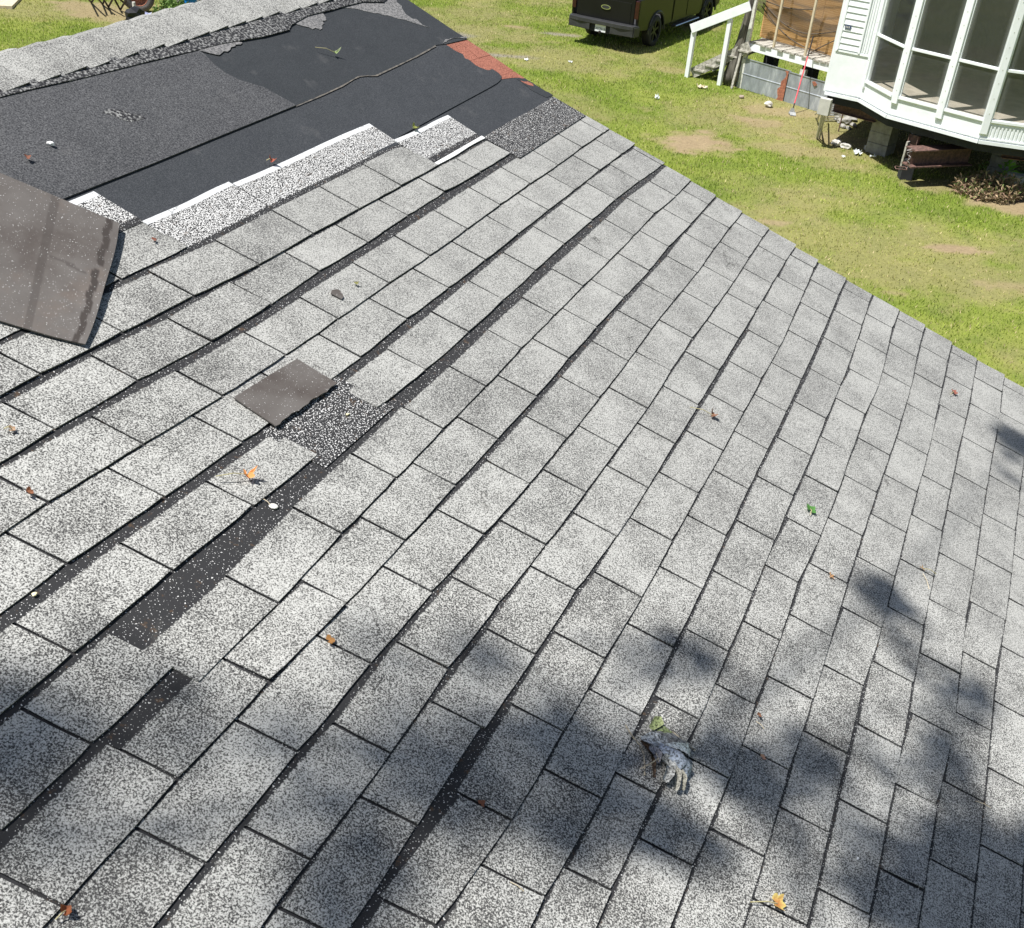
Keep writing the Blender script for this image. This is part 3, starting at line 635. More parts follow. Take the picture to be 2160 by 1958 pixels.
# ------------------------------------------------------------------ ridge caps
NOTCH = [-1.30, -1.17, -1.02, -.87, -.735, -.603, -.477, -.366, -.212, -.07, .045, .177, .30, .423, .54, .66, .793, .92, 1.05, 1.18, 1.30, 1.43, 1.56]
NOTCH = list(np.arange(-5.1, -1.4, .145))+NOTCH
def cap_pt(x, s, z):
    """s: metres from the ridge peak across the cap, + towards this slope"""
    sag = .006*math.sin(x*2.3+.6)+.004*math.sin(x*6.1)+.001
    r = .050
    if s >= 0: Y = RIDGE_Y+s; q = rp(x+SHEAR*s*.5, Y, .013-.004*math.exp(-(s/.07)**2)+z)
    else: q = fp(x, -s, .013-.004*math.exp(-(s/.07)**2)+z)
    q.z += sag*math.exp(-abs(s)/.16)*.8; return q
for i in range(len(NOTCH)-1):
    x0, x1 = NOTCH[i], NOTCH[i+1]; rnd = random.Random(i*7+1); V, E, R, Fc = [], [], [], []
    ss = [-.17, -.10, -.05, -.02, 0, .025, .06, .11, .158+rnd.uniform(-.004, .006)]
    xs = [x0-.03, (x0+x1)/2, x1]
    for j, s in enumerate(ss):
        for a, x in enumerate(xs):
            z = (a/2)*.013+rnd.uniform(0, .0014)
            xx = x+(.006*math.sin(i+s*20) if a == 2 else 0)
            V.append(cap_pt(xx, s, z)); E.append(-.03); R.append(.6 if j == len(ss)-1 or a == 2 else .1)
    n = 3; Fc = [(j*n+a, j*n+a+1, (j+1)*n+a+1, (j+1)*n+a) for j in range(len(ss)-1) for a in range(2)]
    b = len(V); per = [j*n+2 for j in range(len(ss))]+[(len(ss)-1)*n+1, (len(ss)-1)*n]
    for p in per:
        v = V[p]; V.append(v-Vector(RN)*.0075); E.append(.05); R.append(0)
    for q in range(len(per)-1): Fc.append((per[q], per[q+1], b+q+1, b+q))
    o = mesh('ridge_cap', V, Fc, M_SH, roof)
    fattr(o, 'edge', E); fattr(o, 'rim', R); fattr(o, 'tone', [rnd.uniform(-.03, .004)]*len(V)); fattr(o, 'wear', [.15]*len(V)); fattr(o, 'dens', [.3]*len(V)); fattr(o, 'white', [0]*len(V))

# ================================================================== THE YARD
PATCH = [  # bare straw-coloured spots: pixel of the centre, half width and half depth in metres, strength
 (1475, 303, .85, .75, .95), (1590, 255, .55, .35, .8), (1640, 235, 1.2, .40, .75), (1580, 253, .35, .2, .9), (1700, 320, 1.0, .5, .6), (1750, 345, .8, .6, .45),
 (2010, 395, .8, .4, .6), (2120, 430, .7, .45, .9), (1635, 470, .25, .10, .8), (2035, 528, .45, .16, .95), (2130, 605, .6, .25, .7), (1885, 620, .25, .1, .6),
 (1075, 120, .8, .25, .55), (1075, 55, .3, .12, .8), (1180, 72, .45, .2, .5), (1000, 70, 1.6, 1.6, .45), (1160, 125, 1.8, 1.2, .40), (1450, 50, .8, .8, .4), (1430, 150, .6, .3, .5),
 (60, 20, 1.6, .9, .35), (235, 22, 1.5, .9, .8), (280, 40, 1.0, .7, .7), (1900, 520, 3.0, .6, .35), (2050, 590, 2.5, .9, .4), (1790, 300, 1.4, .5, .7), (1880, 270, 3.5, 2.5, .5), (1700, 265, 1.0, .5, .5)]
PG = [(gp(a, b).x, gp(a, b).y, c, d, s_) for a, b, c, d, s_ in PATCH]
DUST = [(gp(a, b).x, gp(a, b).y, c, d) for a, b, c, d in [(1070, 120, .55, .16), (1175, 72, .5, .14), (975, 75, .35, .25)]]
def bareness(x, y):
    b = np.zeros_like(x); n = fbm(x*1.6, y*1.6); n2 = fbm(x*5, y*5)
    for cx, cy, a, c, s_ in PG:
        d = np.sqrt(((x-cx)/a)**2+((y-cy)/c)**2)+(n-.5)*1.6+(n2-.5)*.9
        b = np.maximum(b, s_*np.clip((1.15-d)/.5, 0, 1))
    b = np.maximum(b, np.clip((fbm(x*.55+31, y*.55+7)-.53)*2.6, 0, .42)*np.clip(n2*1.7, 0, 1))
    return b
def ground_col(x, y, blades=False):
    b = bareness(x, y)[:, None]; n = fbm(x*.9+9, y*.9)[:, None]; n2 = fbm(x*3.3, y*3.3+40)[:, None]
    g1 = np.array([[.235, .305, .050]]); g2 = np.array([[.320, .365, .078]]); g3 = np.array([[.195, .255, .052]]); st = np.array([[.52, .40, .24]]); so = np.array([[.40, .29, .18]])
    t = np.clip((n-.35)*3, 0, 1); g = g1*(1-t)+g2*t; t2 = np.clip((n2-.56)*4, 0, .6); g = g*(1-t2)+g3*t2
    s_ = st*(n2)+so*(1-n2); c = g*(1-b)+s_*b
    du = np.zeros_like(x)
    for cx, cy, a, d_ in DUST:
        du = np.maximum(du, np.clip(1.3-np.sqrt(((x-cx)/a)**2+((y-cy)/d_)**2)+(n2[:, 0]-.5), 0, .8))
    c = c*(1-du[:, None])+np.array([[.36, .33, .29]])*du[:, None]
    return c, b[:, 0]
def gheight(x, y):
    return (fbm(x*.5, y*.5)-.5)*.05+(fbm(x*3, y*3)-.5)*.02
xs = np.concatenate([-np.geomspace(400, 17, 10), np.arange(-16, 14.01, .12), np.geomspace(15, 400, 10)])
ys = np.concatenate([-np.geomspace(400, 6, 10), np.arange(-4, 9, 1.0), np.arange(9, 40.01, .12), np.geomspace(42, 600, 12)])
X, Y = np.meshgrid(xs, ys); xf, yf = X.ravel(), Y.ravel(); zf = gheight(xf, yf)*((abs(xf) < 16) & (yf > 8) & (yf < 41))
me = bpy.data.meshes.new('lawn'); nx, ny = len(xs), len(ys)
me.vertices.add(nx*ny); me.vertices.foreach_set('co', np.stack([xf, yf, zf], 1).ravel())
ii = (np.arange(ny-1)[:, None]*nx+np.arange(nx-1)[None]).ravel(); q = np.stack([ii, ii+1, ii+nx+1, ii+nx], 1)
me.loops.add(q.size); me.loops.foreach_set('vertex_index', q.ravel()); me.polygons.add(len(q)); me.polygons.foreach_set('loop_start', np.arange(len(q))*4); me.polygons.foreach_set('loop_total', np.full(len(q), 4))
me.update(calc_edges=True); me.polygons.foreach_set('use_smooth', [True]*len(q)); me.materials.append(M_GROUND)
lawn = bpy.data.objects.new('ground', me); COL.objects.link(lawn); tag(lawn, kind='structure')
c, b = ground_col(xf, yf); cattr(lawn, 'col', np.concatenate([c*.80, np.ones((len(c), 1))], 1))
# grass: tapering blades, thinner on the bare spots
def in_view(x, y, mar=60):
    q = (np.stack([x, y, np.zeros_like(x)], 1)-CAM)@CW; px = 1080+2350*q[:, 0]/q[:, 2]; py = 979+2350*q[:, 1]/q[:, 2]
    edge = np.interp(px, [-300, 0, 500, 850, 1234, 1700, 2160, 2500], [130, 110, 20, 0, 246, 540, 830, 1040])
    return (px > -mar*4) & (px < 2160+mar*3) & (py > -mar*2) & (py < edge+mar)
NB = 900000
gx = RNG.uniform(-16, 13, NB); gy = RNG.uniform(9.5, 39, NB); keep = in_view(gx, gy); gx, gy = gx[keep], gy[keep]
c, b = ground_col(gx, gy); keep = RNG.rand(len(gx)) > b*1.05; gx, gy, c, b = gx[keep], gy[keep], c[keep], b[keep]
n = min(len(gx), 330000); gx, gy, c, b = gx[:n], gy[:n], c[:n], b[:n]
h = RNG.uniform(.022, .062, n)*(1-.5*b)*(1+.9*(fbm(gx*2, gy*2)-.5)); ang = RNG.uniform(0, 6.283, n); wd = RNG.uniform(.005, .012, n); lean = RNG.uniform(0, .8, n)*h; la = RNG.uniform(0, 6.283, n)
gz = gheight(gx, gy)-.004
P0 = np.stack([gx-np.cos(ang)*wd, gy-np.sin(ang)*wd, gz], 1); P1 = np.stack([gx+np.cos(ang)*wd, gy+np.sin(ang)*wd, gz], 1); P2 = np.stack([gx+np.cos(la)*lean, gy+np.sin(la)*lean, gz+h], 1)
V = np.stack([P0, P1, P2], 1).reshape(-1, 3); me = bpy.data.meshes.new('grass'); me.vertices.add(len(V)); me.vertices.foreach_set('co', V.ravel())
me.loops.add(len(V)); me.loops.foreach_set('vertex_index', np.arange(len(V))); me.polygons.add(n); me.polygons.foreach_set('loop_start', np.arange(n)*3); me.polygons.foreach_set('loop_total', np.full(n, 3)); me.update(calc_edges=True)
me.materials.append(M_GRASSB); go = bpy.data.objects.new('grass', me); COL.objects.link(go)
tag(go, 'short green and yellowing lawn grass of the yard, thin on the bare spots', 'grass', kind='stuff')
br = RNG.uniform(.75, 1.5, (n, 1)); dry = (RNG.rand(n, 1) < .09+.35*b[:, None]); cc = np.where(dry, np.array([[.52, .44, .24]])*br, c*br*np.array([[1.0, 1.05, .9]]))
cattr(go, 'col', np.repeat(np.concatenate([cc, np.ones((n, 1))], 1), 3, 0))

# ------------------------------------------------------------------ the white trailer with the bay of windows
ZF = 1.0
E = [gp(1741, 192, ZF), gp(1814, 208, ZF), gp(1873, 242, ZF), gp(2065, 294.5, ZF), gp(2160, 308, ZF)]
dD = (E[4]-E[3]).normalized(); E[4] = E[3]+dD*1.05; dE = Vector((.80, .60, 0)); E.append(E[4]+dE*1.1)
BACK = Vector((.50, .866, 0)); TOPZ = ZF+2.45
trl = thing('mobile_home', (E[2]+BACK*2)*1.0-Vector((0, 0, ZF)), 'white mobile home with a bay of tall dark windows, raised on piers at the right', 'mobile home')
foot = [Vector(p) for p in E]+[E[5]+BACK*9, E[0]+BACK*9.5]
def slab(name, z0, z1, mat, parent, grow=0.0, poly=None):
    m = MB(); pl = poly or foot; c = sum(pl, Vector())/len(pl)
    m.prism([Vector((p.x+(p.x-c.x)*grow, p.y+(p.y-c.y)*grow, z0)) for p in pl], (0, 0, z1-z0)); return m.build(name, mat, parent)
slab('floor_frame', ZF-.20, ZF-.06, M_DARK, trl, -.02)

slab('ceiling', TOPZ, TOPZ+.06, M_INSIDE, trl)
slab('roof', TOPZ+.065, TOPZ+.2, M_WHITE, trl, .02)
def seg(i): return E[i], E[i+1]
def face_box(m, a, b, s0, s1, z0, z1, out, th, mi=0):
    """box on the upright face a-b between distances s0,s1 and heights z0,z1; its front stands `out` metres proud"""
    d = (b-a); d.z = 0; d.normalize(); nrm = Vector((d.y, -d.x, 0))
    if nrm.dot(Vector((0, 0, HC))-Vector((a.x, a.y, HC))+Vector((0, 0, 0))) < 0: nrm = -nrm
    c = Vector((a.x, a.y, 0))+d*(s0+s1)/2+nrm*(out-th/2); c.z = (z0+z1)/2
    m.box(c, s1-s0, th, z1-z0, d, nrm, (0, 0, 1), mi)
def sz(px, py, i):
    p = vpl(px, py, E[i], E[i+1]); d = (E[i+1]-E[i]); d.z = 0; d.normalize(); return (Vector((p.x, p.y, 0))-Vector((E[i].x, E[i].y, 0))).dot(d), p.z
SILL = (sz(1894, 205, 2)[1]+sz(1972, 223, 2)[1])/2; RAIL = (sz(1924, 104, 2)[1]+sz(2006, 122, 2)[1])/2
LA, LB, LC, LD = [(E[i+1]-E[i]).length for i in range(4)]; LE = (E[5]-E[4]).length
HEAD = TOPZ-.10
slab('floor', ZF-.055, SILL-.045, M_FLOORIN, trl, -.022)
print('SILL', SILL, 'RAIL', RAIL, 'lens', LA, LB, LC, LD)
# solid wall at the left corner
m = MB(); face_box(m, E[0], E[1], 0, LA, ZF, TOPZ, 0, .08); m.build('corner_wall', M_WHITE, trl)
s_a, z_a = sz(1767, 104, 0); s_b, z_b = sz(1835, 124, 0)
ledge = z_a
m = MB(); face_box(m, E[0], E[1], .02, LA-.02, ledge-.03, ledge, .018, .016); m.build('ledge', M_WHITE, trl)
sx0 = sz(1770, 100, 0)[0]; sx1 = sx0+.36
m = MB()
face_box(m, E[0], E[1], sx0-.03, sx0, ledge, TOPZ, .03, .028); face_box(m, E[0], E[1], sx1, sx1+.03, ledge, TOPZ, .03, .028); m.build('siding_frame', M_WHITE, trl)
zz = ledge+.02
while zz < TOPZ-.12:
    m = MB(); d = (E[1]-E[0]).normalized(); nr = Vector((d.y, -d.x, 0)); nr = nr if nr.y < 0 else -nr
    a0 = Vector((E[0].x, E[0].y, 0))+d*sx0; b0 = Vector((E[0].x, E[0].y, 0))+d*sx1
    prof = [(.003, zz), (.024, zz), (.008, zz+.098), (.003, zz+.098)]
    m.prism([a0+nr*o_+Vector((0, 0, z_)) for o_, z_ in prof], b0-a0); m.build('siding_board', M_WHITE, trl); zz += .104
# small dark number plate on the siding
s_p, z_p = sz(1790, 57, 0); m = MB(); face_box(m, E[0], E[1], s_p-.055, s_p+.055, z_p-.03, z_p+.03, .034, .01); pl_ = m.build('nameplate', M_INK, trl)
m = MB()
for i in range(3): face_box(m, E[0], E[1], s_p-.040+i*.028, s_p-.040+i*.028+.016, z_p-.016, z_p+.016, .0365, .002)
m.build('nameplate_marks', M_BEIGE, pl_)
# fluted sheet between the siding and the first window
m = MB(); k_ = 0; s = sx1+.05
while s < LA-.02:
    face_box(m, E[0], E[1], s, s+.022, ledge+.03, TOPZ, .012, .011); s += .045
m.build('fluted_panel', M_WHITE, trl)
# walls below the windows, headers
for i, L in ((1, LB), (2, LC), (3, LD), (4, LE)):
    m = MB(); face_box(m, E[i], E[i+1], 0, L, ZF, SILL-.03, 0, .06); w_ = m.build('apron_wall', M_WHITE, trl)
    m = MB(); s = .05
    while s < L-.04:
        if i >= 3: face_box(m, E[i], E[i+1], s, s+.03, ZF+.04, SILL-.08, .012, .011)
        s += .06
    if i >= 3: m.build('flute', M_WHITE, w_)
    m = MB(); face_box(m, E[i], E[i+1], 0, L, HEAD, TOPZ, 0, .06); m.build('header', M_WHITE, trl)
# curved lower trim
m = MB()
for i in range(5):
    a, b_ = E[i], E[i+1]
    m.beam((a.x, a.y, ZF-.03), (b_.x, b_.y, ZF-.03), .07, .055)
m.build('lower_trim', M_WHITE, trl)
m = MB()
for i in range(5): m.beam((E[i].x, E[i].y, ZF+.030), (E[i+1].x, E[i+1].y, ZF+.030), .05, .02)
m.build('drip_rail', M_WHITE, trl)
# mullions at the corners and inside the faces
def mullion(i, s, wdt=.11, z0=None, out=.045):
    m = MB(); face_box(m, E[i], E[i+1], s-wdt/2, s+wdt/2, (z0 or SILL-.12), TOPZ-.02, out, .11); o = m.build('mullion', M_WHITE, trl, bevel=.008)
    m = MB()
    z = SILL+.1; r2 = random.Random(int(s*100)+i)
    while z < HEAD: face_box(m, E[i], E[i+1], s-.006, s+.006, z, z+.012, out+.004, .006); z += .16+r2.uniform(0, .1)
    m.build('screw_heads', M_BEIGE, o); return o
wins = []
mB0 = .05; mullion(1, mB0+.0, .07)
s_m1 = sz(1890, 205, 2)[0]; s_m2 = sz(1986, 229, 2)[0]; s_m3 = LC-.0
print('mull', s_m1, s_m2, s_m3)
mullion(2, s_m1); mullion(2, s_m2, .115, ZF+.16); mullion(3, .03, .12, ZF+.10); mullion(4, .03); mullion(4, LE-.05)
def window(i, s0, s1):
    fr = MB(); face_box(fr, E[i], E[i+1], s0, s1, SILL-.035, SILL+.01, .03, .09); face_box(fr, E[i], E[i+1], s0, s1, RAIL-.022, RAIL+.022, .015, .05); face_box(fr, E[i], E[i+1], s0, s1, HEAD-.04, HEAD+.01, .02, .08)
    for q in (s0, s1-.022): face_box(fr, E[i], E[i+1], q, q+.022, SILL, HEAD, .005, .04)
    f = fr.build('window', M_WHITE, trl, bevel=.004)
    for z0, z1 in ((SILL+.012, RAIL-.023), (RAIL+.023, HEAD-.042)):
        d = (E[i+1]-E[i]); d.z = 0; d.normalize(); nr = Vector((d.y, -d.x, 0)); nr = nr if nr.y < 0 else -nr
        V, H, Fc = [], [], []; NX, NZ = 8, 10
        for a in range(NX+1):
            for b_ in range(NZ+1):
                s = s0+.02+(s1-s0-.04)*a/NX; z = z0+(z1-z0)*b_/NZ
                V.append(Vector((E[i].x, E[i].y, 0))+d*s+Vector((0, 0, z))-nr*.012)
                e_ = min(a, NX-a)/NX; t_ = (NZ-b_)/NZ
                H.append(max(0, .40-e_*3.2)*.8+max(0, .25-t_*2.2))
        Fc = [(a*(NZ+1)+b_, (a+1)*(NZ+1)+b_, (a+1)*(NZ+1)+b_+1, a*(NZ+1)+b_+1) for a in range(NX) for b_ in range(NZ)]
        g = mesh('pane', V, Fc, M_GLASS, f); fattr(g, 'haze', H)
window(1, mB0+.03, LB-.01); window(2, s_m1+.055, s_m2-.058); window(2, s_m2+.058, LC-.01); window(3, .095, LD-.03); window(4, .09, LE-.1)
# far walls of the room
m = MB(); i0 = E[0]+BACK*3.6; i1 = E[5]+BACK*3.2; m.beam((i0.x, i0.y, (ZF+TOPZ)/2+.02), (i1.x, i1.y, (ZF+TOPZ)/2+.02), .08, TOPZ-ZF-.06); m.build('inside_wall', M_INSIDE, trl)
for a, b_ in ((foot[0], foot[7]), (foot[5], foot[6]), (foot[6], foot[7])):
    m = MB(); m.beam((a.x, a.y, (ZF+TOPZ)/2), (b_.x, b_.y, (ZF+TOPZ)/2), .08, TOPZ-ZF); m.build('side_wall', M_WHITE, trl)
# steel below
p1 = gp(1757, 234, .60); p2 = gp(1846, 258, .60)
def cbeam(a, b_, h, fl, nm, mat, parent, web_out=0):
    m = MB(); a = Vector(a); b_ = Vector(b_); up = Vector((0, 0, 1)); m.beam(a+up*h/2, b_+up*h/2, .012, h-.03)
    m.beam(a+up*.007, b_+up*.007, fl, .014); m.beam(a+up*(h-.007), b_+up*(h-.007), fl, .014); return m.build(nm, mat, parent)
cbeam(p1, p2, .28, .12, 'steel_channel', M_RUST, trl)
p3 = gp(2112, 332, .66); cbeam(p3, p3+Vector((1.3, -.15, 0)), .26, .14, 'steel_channel', M_RUST, trl)
def pier(px, py, w_, d_, h_, rot, lab):
    p = gp(px, py); m = MB(); r2 = random.Random(int(px)); z = .0; ax = Vector((math.cos(rot), math.sin(rot), 0)); ay = Vector((-ax.y, ax.x, 0))
    t = thing('pier', p, lab, 'pier'); n_ = int(round(h_/.2))
    for i in range(n_):
        m = MB(); m.box(p+Vector((r2.uniform(-.01, .01), r2.uniform(-.01, .01), .2*i+.099)), w_, d_, .196, ax, ay); m.build('block', M_CONC, t, bevel=.006)
    return t
pier(1855, 322, .40, .40, .8, rad(-38), 'grey block pier under the bay, left of the rusty hitch post')
pier(2105, 372, .42, .40, .8, rad(-20), 'grey block pier behind the weeds under the right end of the bay')
for k_, (dx, dy) in enumerate(((.9, 2.4), (2.4, 1.5), (1.8, 4.6), (3.4, 3.7))):
    q = E[0]+Vector((dx, dy, 0)); q.z = 0; m = MB(); m.box(q+Vector((0, 0, .4)), .4, .4, .8); m.build('support_block', M_CONC, trl)
# rusty hitch: post and the H beam on it
hp = gp(1903, 376); ht = thing('hitch_beam', hp, 'rusty steel H beam tied to an upright rusty post in front of the mobile home', 'steel beam')
post_h = vpl(1903, 283, hp, hp+Vector((1, 0, 0))).z
m = MB(); a = hp+Vector((.02, 0, .36)); m.box(a+Vector((0, 0, (post_h-.36)/2)), .19, .012, post_h-.36, (.8, -.6, 0), (.6, .8, 0)); m.box(a+Vector((-.062, .05, (post_h-.36)/2)), .012, .11, post_h-.40, (.8, -.6, 0), (.6, .8, 0)); m.box(a+Vector((.064, -.05, (post_h-.36)/2)), .012, .11, post_h-.36, (.8, -.6, 0), (.6, .8, 0)); m.build('post', M_RUST, ht)
m = MB(); m.box(hp+Vector((-.075, -.03, .44)), .03, .10, .42, (.8, -.6, 0), (.6, .8, 0)); m.build('wood_strip', M_OLDWOOD, ht)
m = MB(); m.box(hp+Vector((.03, .0, .18)), .2, .2, .36); m.build('foot', M_DARK, ht)
b0 = gp(1912, 350, .34); b1 = gp(2040, 345, .34)
m = MB(); up = Vector((0, 0, 1)); hB = .30; m.beam(b0+up*hB/2, b1+up*hB/2, .014, hB-.02)
m.beam(b0+up*.012, b1+up*.012, .27, .024); m.beam(b0+up*(hB-.012), b1+up*(hB-.012)-Vector((.08, 0, 0)), .27, .024); m.build('beam', M_RUST, ht)
wr = gp(1914, 310, .72); pts = [wr+Vector((random.Random(i).uniform(-.05, .07)+i*.006, random.Random(i+50).uniform(-.04, .04)-.10, -.025*i)) for i in range(14)]
m = MB(); m.tube(pts, .006, 5); m.build('tie_wire', simple('grey_wire', (.35, .32, .31), .6, .3, 20, .3), ht)
pts = [gp(1896, 352, .36)+Vector((math.cos(t)*.10+.02, math.sin(t)*.09-.06, .01*math.sin(3*t))) for t in np.linspace(0, 6.5, 12)]
m = MB(); m.tube(pts, .008, 5); m.build('tie_wire', M_RUST, ht)

# ------------------------------------------------------------------ meter box, conduits, ladder rack by the corner
bx = vpl(1743, 222, E[0], E[1])+Vector((-.05, -.12, 0)); t = thing('meter_box', (bx.x, bx.y, 0), 'beige utility box on a thin post at the left corner of the mobile home', 'utility box')
m = MB(); d = (E[1]-E[0]).normalized(); m.box(bx, .21, .10, .30, d, Vector((d.y, -d.x, 0))); m.build('box', M_BEIGE, t, bevel=.01)
g0 = gp(1723, 293); m = MB(); m.tube([Vector((bx.x-.01, bx.y, bx.z-.14)), Vector((g0.x, g0.y, 0))], .024, 8); m.tube([Vector((bx.x+.04, bx.y+.01, bx.z-.14)), Vector((g0.x+.05, g0.y+.02, 0))], .016, 8); m.build('post', M_BEIGE, t)
for k_, (px, py, dx) in enumerate(((1718, 250, -.07), (1722, 262, -.05), (1745, 262, .05))):
    a = Vector((bx.x+dx*.8, bx.y+.02, bx.z-.13)); b_ = gp(px, py)+Vector((0, 0, .08)); mid = (a+b_)/2+Vector((-.02*(k_-1), 0, .06)); m = MB(); m.tube([a, mid, b_], .016, 6); m.build('conduit', M_BEIGE, t)
# slatted plastic rack behind the conduits
q = gp(1752, 262); t = thing('slatted_rack', q, 'pale slatted crate side leaning under the corner of the mobile home', 'rack'); 
for k_ in range(9):
    m = MB(); m.beam(q+Vector((-.20, .05, .04+k_*.045)), q+Vector((.22, .17, .06+k_*.045)), .02, .018); m.build('slat', M_BEIGE, t)
for s in (-.2, .22):
    m = MB(); m.beam(q+Vector((s, .08+s*.25, .0)), q+Vector((s, .08+s*.25, .46)), .02, .03); m.build('upright', M_BEIGE, t)
q = gp(1771, 262); t0 = MB(); t0.tube([gp(1768, 279), gp(1768, 279)+Vector((.01, 0, .75))], .012, 6); o = t0.build('stake', M_RUST); tag(o, 'thin dark stake below the rusty channel at the mobile home corner', 'stake')

# ------------------------------------------------------------------ rocks and litter
def rock(px, py, r, label, mat=M_STONE, flat=.6, z=0, cat='stone', name='stone', loc=None, group=None):
    rnd = random.Random(px*7+int(py)); bm = bmesh.new(); bmesh.ops.create_icosphere(bm, subdivisions=2, radius=r)
    ph = [rnd.uniform(0, 6) for _ in range(4)]
    for v in bm.verts:
        d = v.co.normalized(); k = 1+.22*math.sin(d.x*3+ph[0])+.18*math.sin(d.y*4+ph[1])+.12*math.sin(d.z*5+d.x*4+ph[2]); v.co = v.co*k
        v.co.z *= flat; v.co.x *= 1+.3*math.sin(ph[3])
    zmin = min(v.co.z for v in bm.verts)
    for v in bm.verts: v.co.z -= zmin
    me = bpy.data.meshes.new(name); bm.to_mesh(me); bm.free(); me.materials.append(mat); o = bpy.data.objects.new(name, me); COL.objects.link(o)
    o.location = loc if loc is not None else gp(px, py)+Vector((0, 0, z-.01)); o.rotation_euler.z = rnd.uniform(0, 6); tag(o, label, cat, group); return o
rock(1620, 226, .085, 'pale fist sized stone on bare soil in front of the metal skirting')
rock(1563, 207, .05, 'small brown stone by the left end of the metal skirting', simple('brown_stone', (.30, .24, .19), .9, .2, 12))
rock(1762, 308, .10, 'larger round white stone of two beside the meter post')
rock(1784, 312, .09, 'smaller white stone right of its neighbour by the meter post')
for i, (px, py, r) in enumerate(((1769, 258, .10), (1782, 262, .12), (1795, 256, .11), (1800, 268, .08), (1776, 270, .07), (1790, 274, .06))):
    rock(px, py, r, 'pale rubble stone, '+['leftmost of the heap behind the dark stake', 'largest of the heap behind the dark stake', 'third from the left in the heap by the stake', 'rightmost of the heap by the dark stake', 'lowest left of the heap by the dark stake', 'lowest right of the heap by the dark stake'][i], M_CONC, group='rubble under the mobile home corner')
m = MB(); pa, pb = gp(1826, 314), gp(1856, 324); m.beam(pa+Vector((0, 0, .04)), pb+Vector((0, 0, .04)), .16, .08); o = m.build('stone_slab', M_STONE, bevel=.01); tag(o, 'flat pale slab on the ground at the edge of the mobile home shade', 'slab')
m = MB(); p = gp(2132, 394); m.box(p+Vector((0, 0, .12)), .34, .2, .24, (.9, -.3, 0), (.3, .9, 0)); o = m.build('broken_block', M_STONE, bevel=.02); tag(o, 'broken pale block standing behind the green leafed weed', 'block')
def scrap(px, py, w_, label, mat=M_WHITE, hh=.05, cat='litter'):
    rnd = random.Random(px); q = gp(px, py); n_ = 7; V = []; Fc = []
    for i in range(n_):
        for j in range(n_):
            V.append(q+Vector(((i/(n_-1)-.5)*w_+rnd.uniform(-.1, .1)*w_, (j/(n_-1)-.5)*w_*.8+rnd.uniform(-.1, .1)*w_, .02+abs(rnd.gauss(0, hh)))))
    Fc = [(i*n_+j, (i+1)*n_+j, (i+1)*n_+j+1, i*n_+j+1) for i in range(n_-1) for j in range(n_-1) if rnd.random() > .12 and not ((i in (0, 5)) and (j in (0, 5)))]
    o = mesh('litter', V, Fc, mat); tag(o, label, cat); return o
scrap(1385, 211, .09, 'crumpled white paper alone on the open lawn', hh=.05)
scrap(1808, 327, .15, 'crumpled white scrap on the lawn in front of the left pier', hh=.04)
scrap(1840, 334, .11, 'small torn white scrap beside the larger one near the hitch post', hh=.02)
scrap(1778, 334, .07, 'tiny white scrap below the two white stones', hh=.02)
scrap(1110, 129, .10, 'small white scrap beside the dusty track right of the red shingles', hh=.02)
scrap(1203, 133, .10, 'small white scrap alone on the lawn below the truck', hh=.02)
scrap(1480, 187, .22, 'flattened straw coloured bag between the feet of the stair posts', M_WOODPALE, .03)

# ------------------------------------------------------------------ weeds
def leaf_cloud(name, label, cat, items, mat=M_LEAF):
    """items: (root, tip, width, colour) long leaves or twigs"""
    V, Fc, C = [], [], []
    for a, b_, w_, c_ in items:
        a = Vector(a); b_ = Vector(b_); d = b_-a; s = d.cross(Vector((random.uniform(-1, 1), random.uniform(-1, 1), random.uniform(.2, 1))))
        if s.length < 1e-5: continue
        s.normalize(); m_ = a+d*.5+Vector((0, 0, d.length*.12)); n0 = len(V)
        V += [a-s*w_*.12, a+s*w_*.12, m_+s*w_*.5, b_, m_-s*w_*.5]; Fc += [(n0, n0+1, n0+2, n0+4), (n0+4, n0+2, n0+3)]; C += [(*c_, 1)]*5
    o = mesh(name, V, Fc, mat, recalc=False); cattr(o, 'col', C); tag(o, label, cat); return o
random.seed(21)
def twiggy(px, py, rx, ry, hmax, n_, cols, name, label, lw=.03, ll=.12):
    c_ = gp(px, py); it = []
    for i in range(n_):
        a = random.uniform(0, 6.28); r_ = math.sqrt(random.random()); x = c_.x+math.cos(a)*r_*rx; y = c_.y+math.sin(a)*r_*ry; hh = hmax*(1-.6*r_*r_)*random.uniform(.25, 1)
        root = Vector((x, y, 0)); top = Vector((x+random.uniform(-.2, .2)*hh, y+random.uniform(-.2, .2)*hh, hh)); cc_ = random.choice(cols); v = random.uniform(.6, 1.3)
        it.append((root, top, .010, tuple(q*v*.8 for q in cc_)))
        for j in range(5):
            t = random.uniform(.25, 1); p = root.lerp(top, t); cc_ = random.choice(cols); v = random.uniform(.6, 1.35)
            it.append((p, p+Vector((random.uniform(-1, 1), random.uniform(-1, 1), random.uniform(-.3, .9))).normalized()*ll*random.uniform(.4, 1.2), lw, tuple(q*v for q in cc_)))
    return leaf_cloud(name, label, 'plant', it)
twiggy(2085, 412, .60, .45, .46, 520, [(.26, .20, .12), (.34, .23, .14), (.20, .18, .09), (.17, .22, .07), (.44, .33, .20), (.28, .18, .12)], 'dry_weeds', 'bush of dry brown weeds in front of the right pier', .026, .10)
c_ = gp(2112, 396); it = []
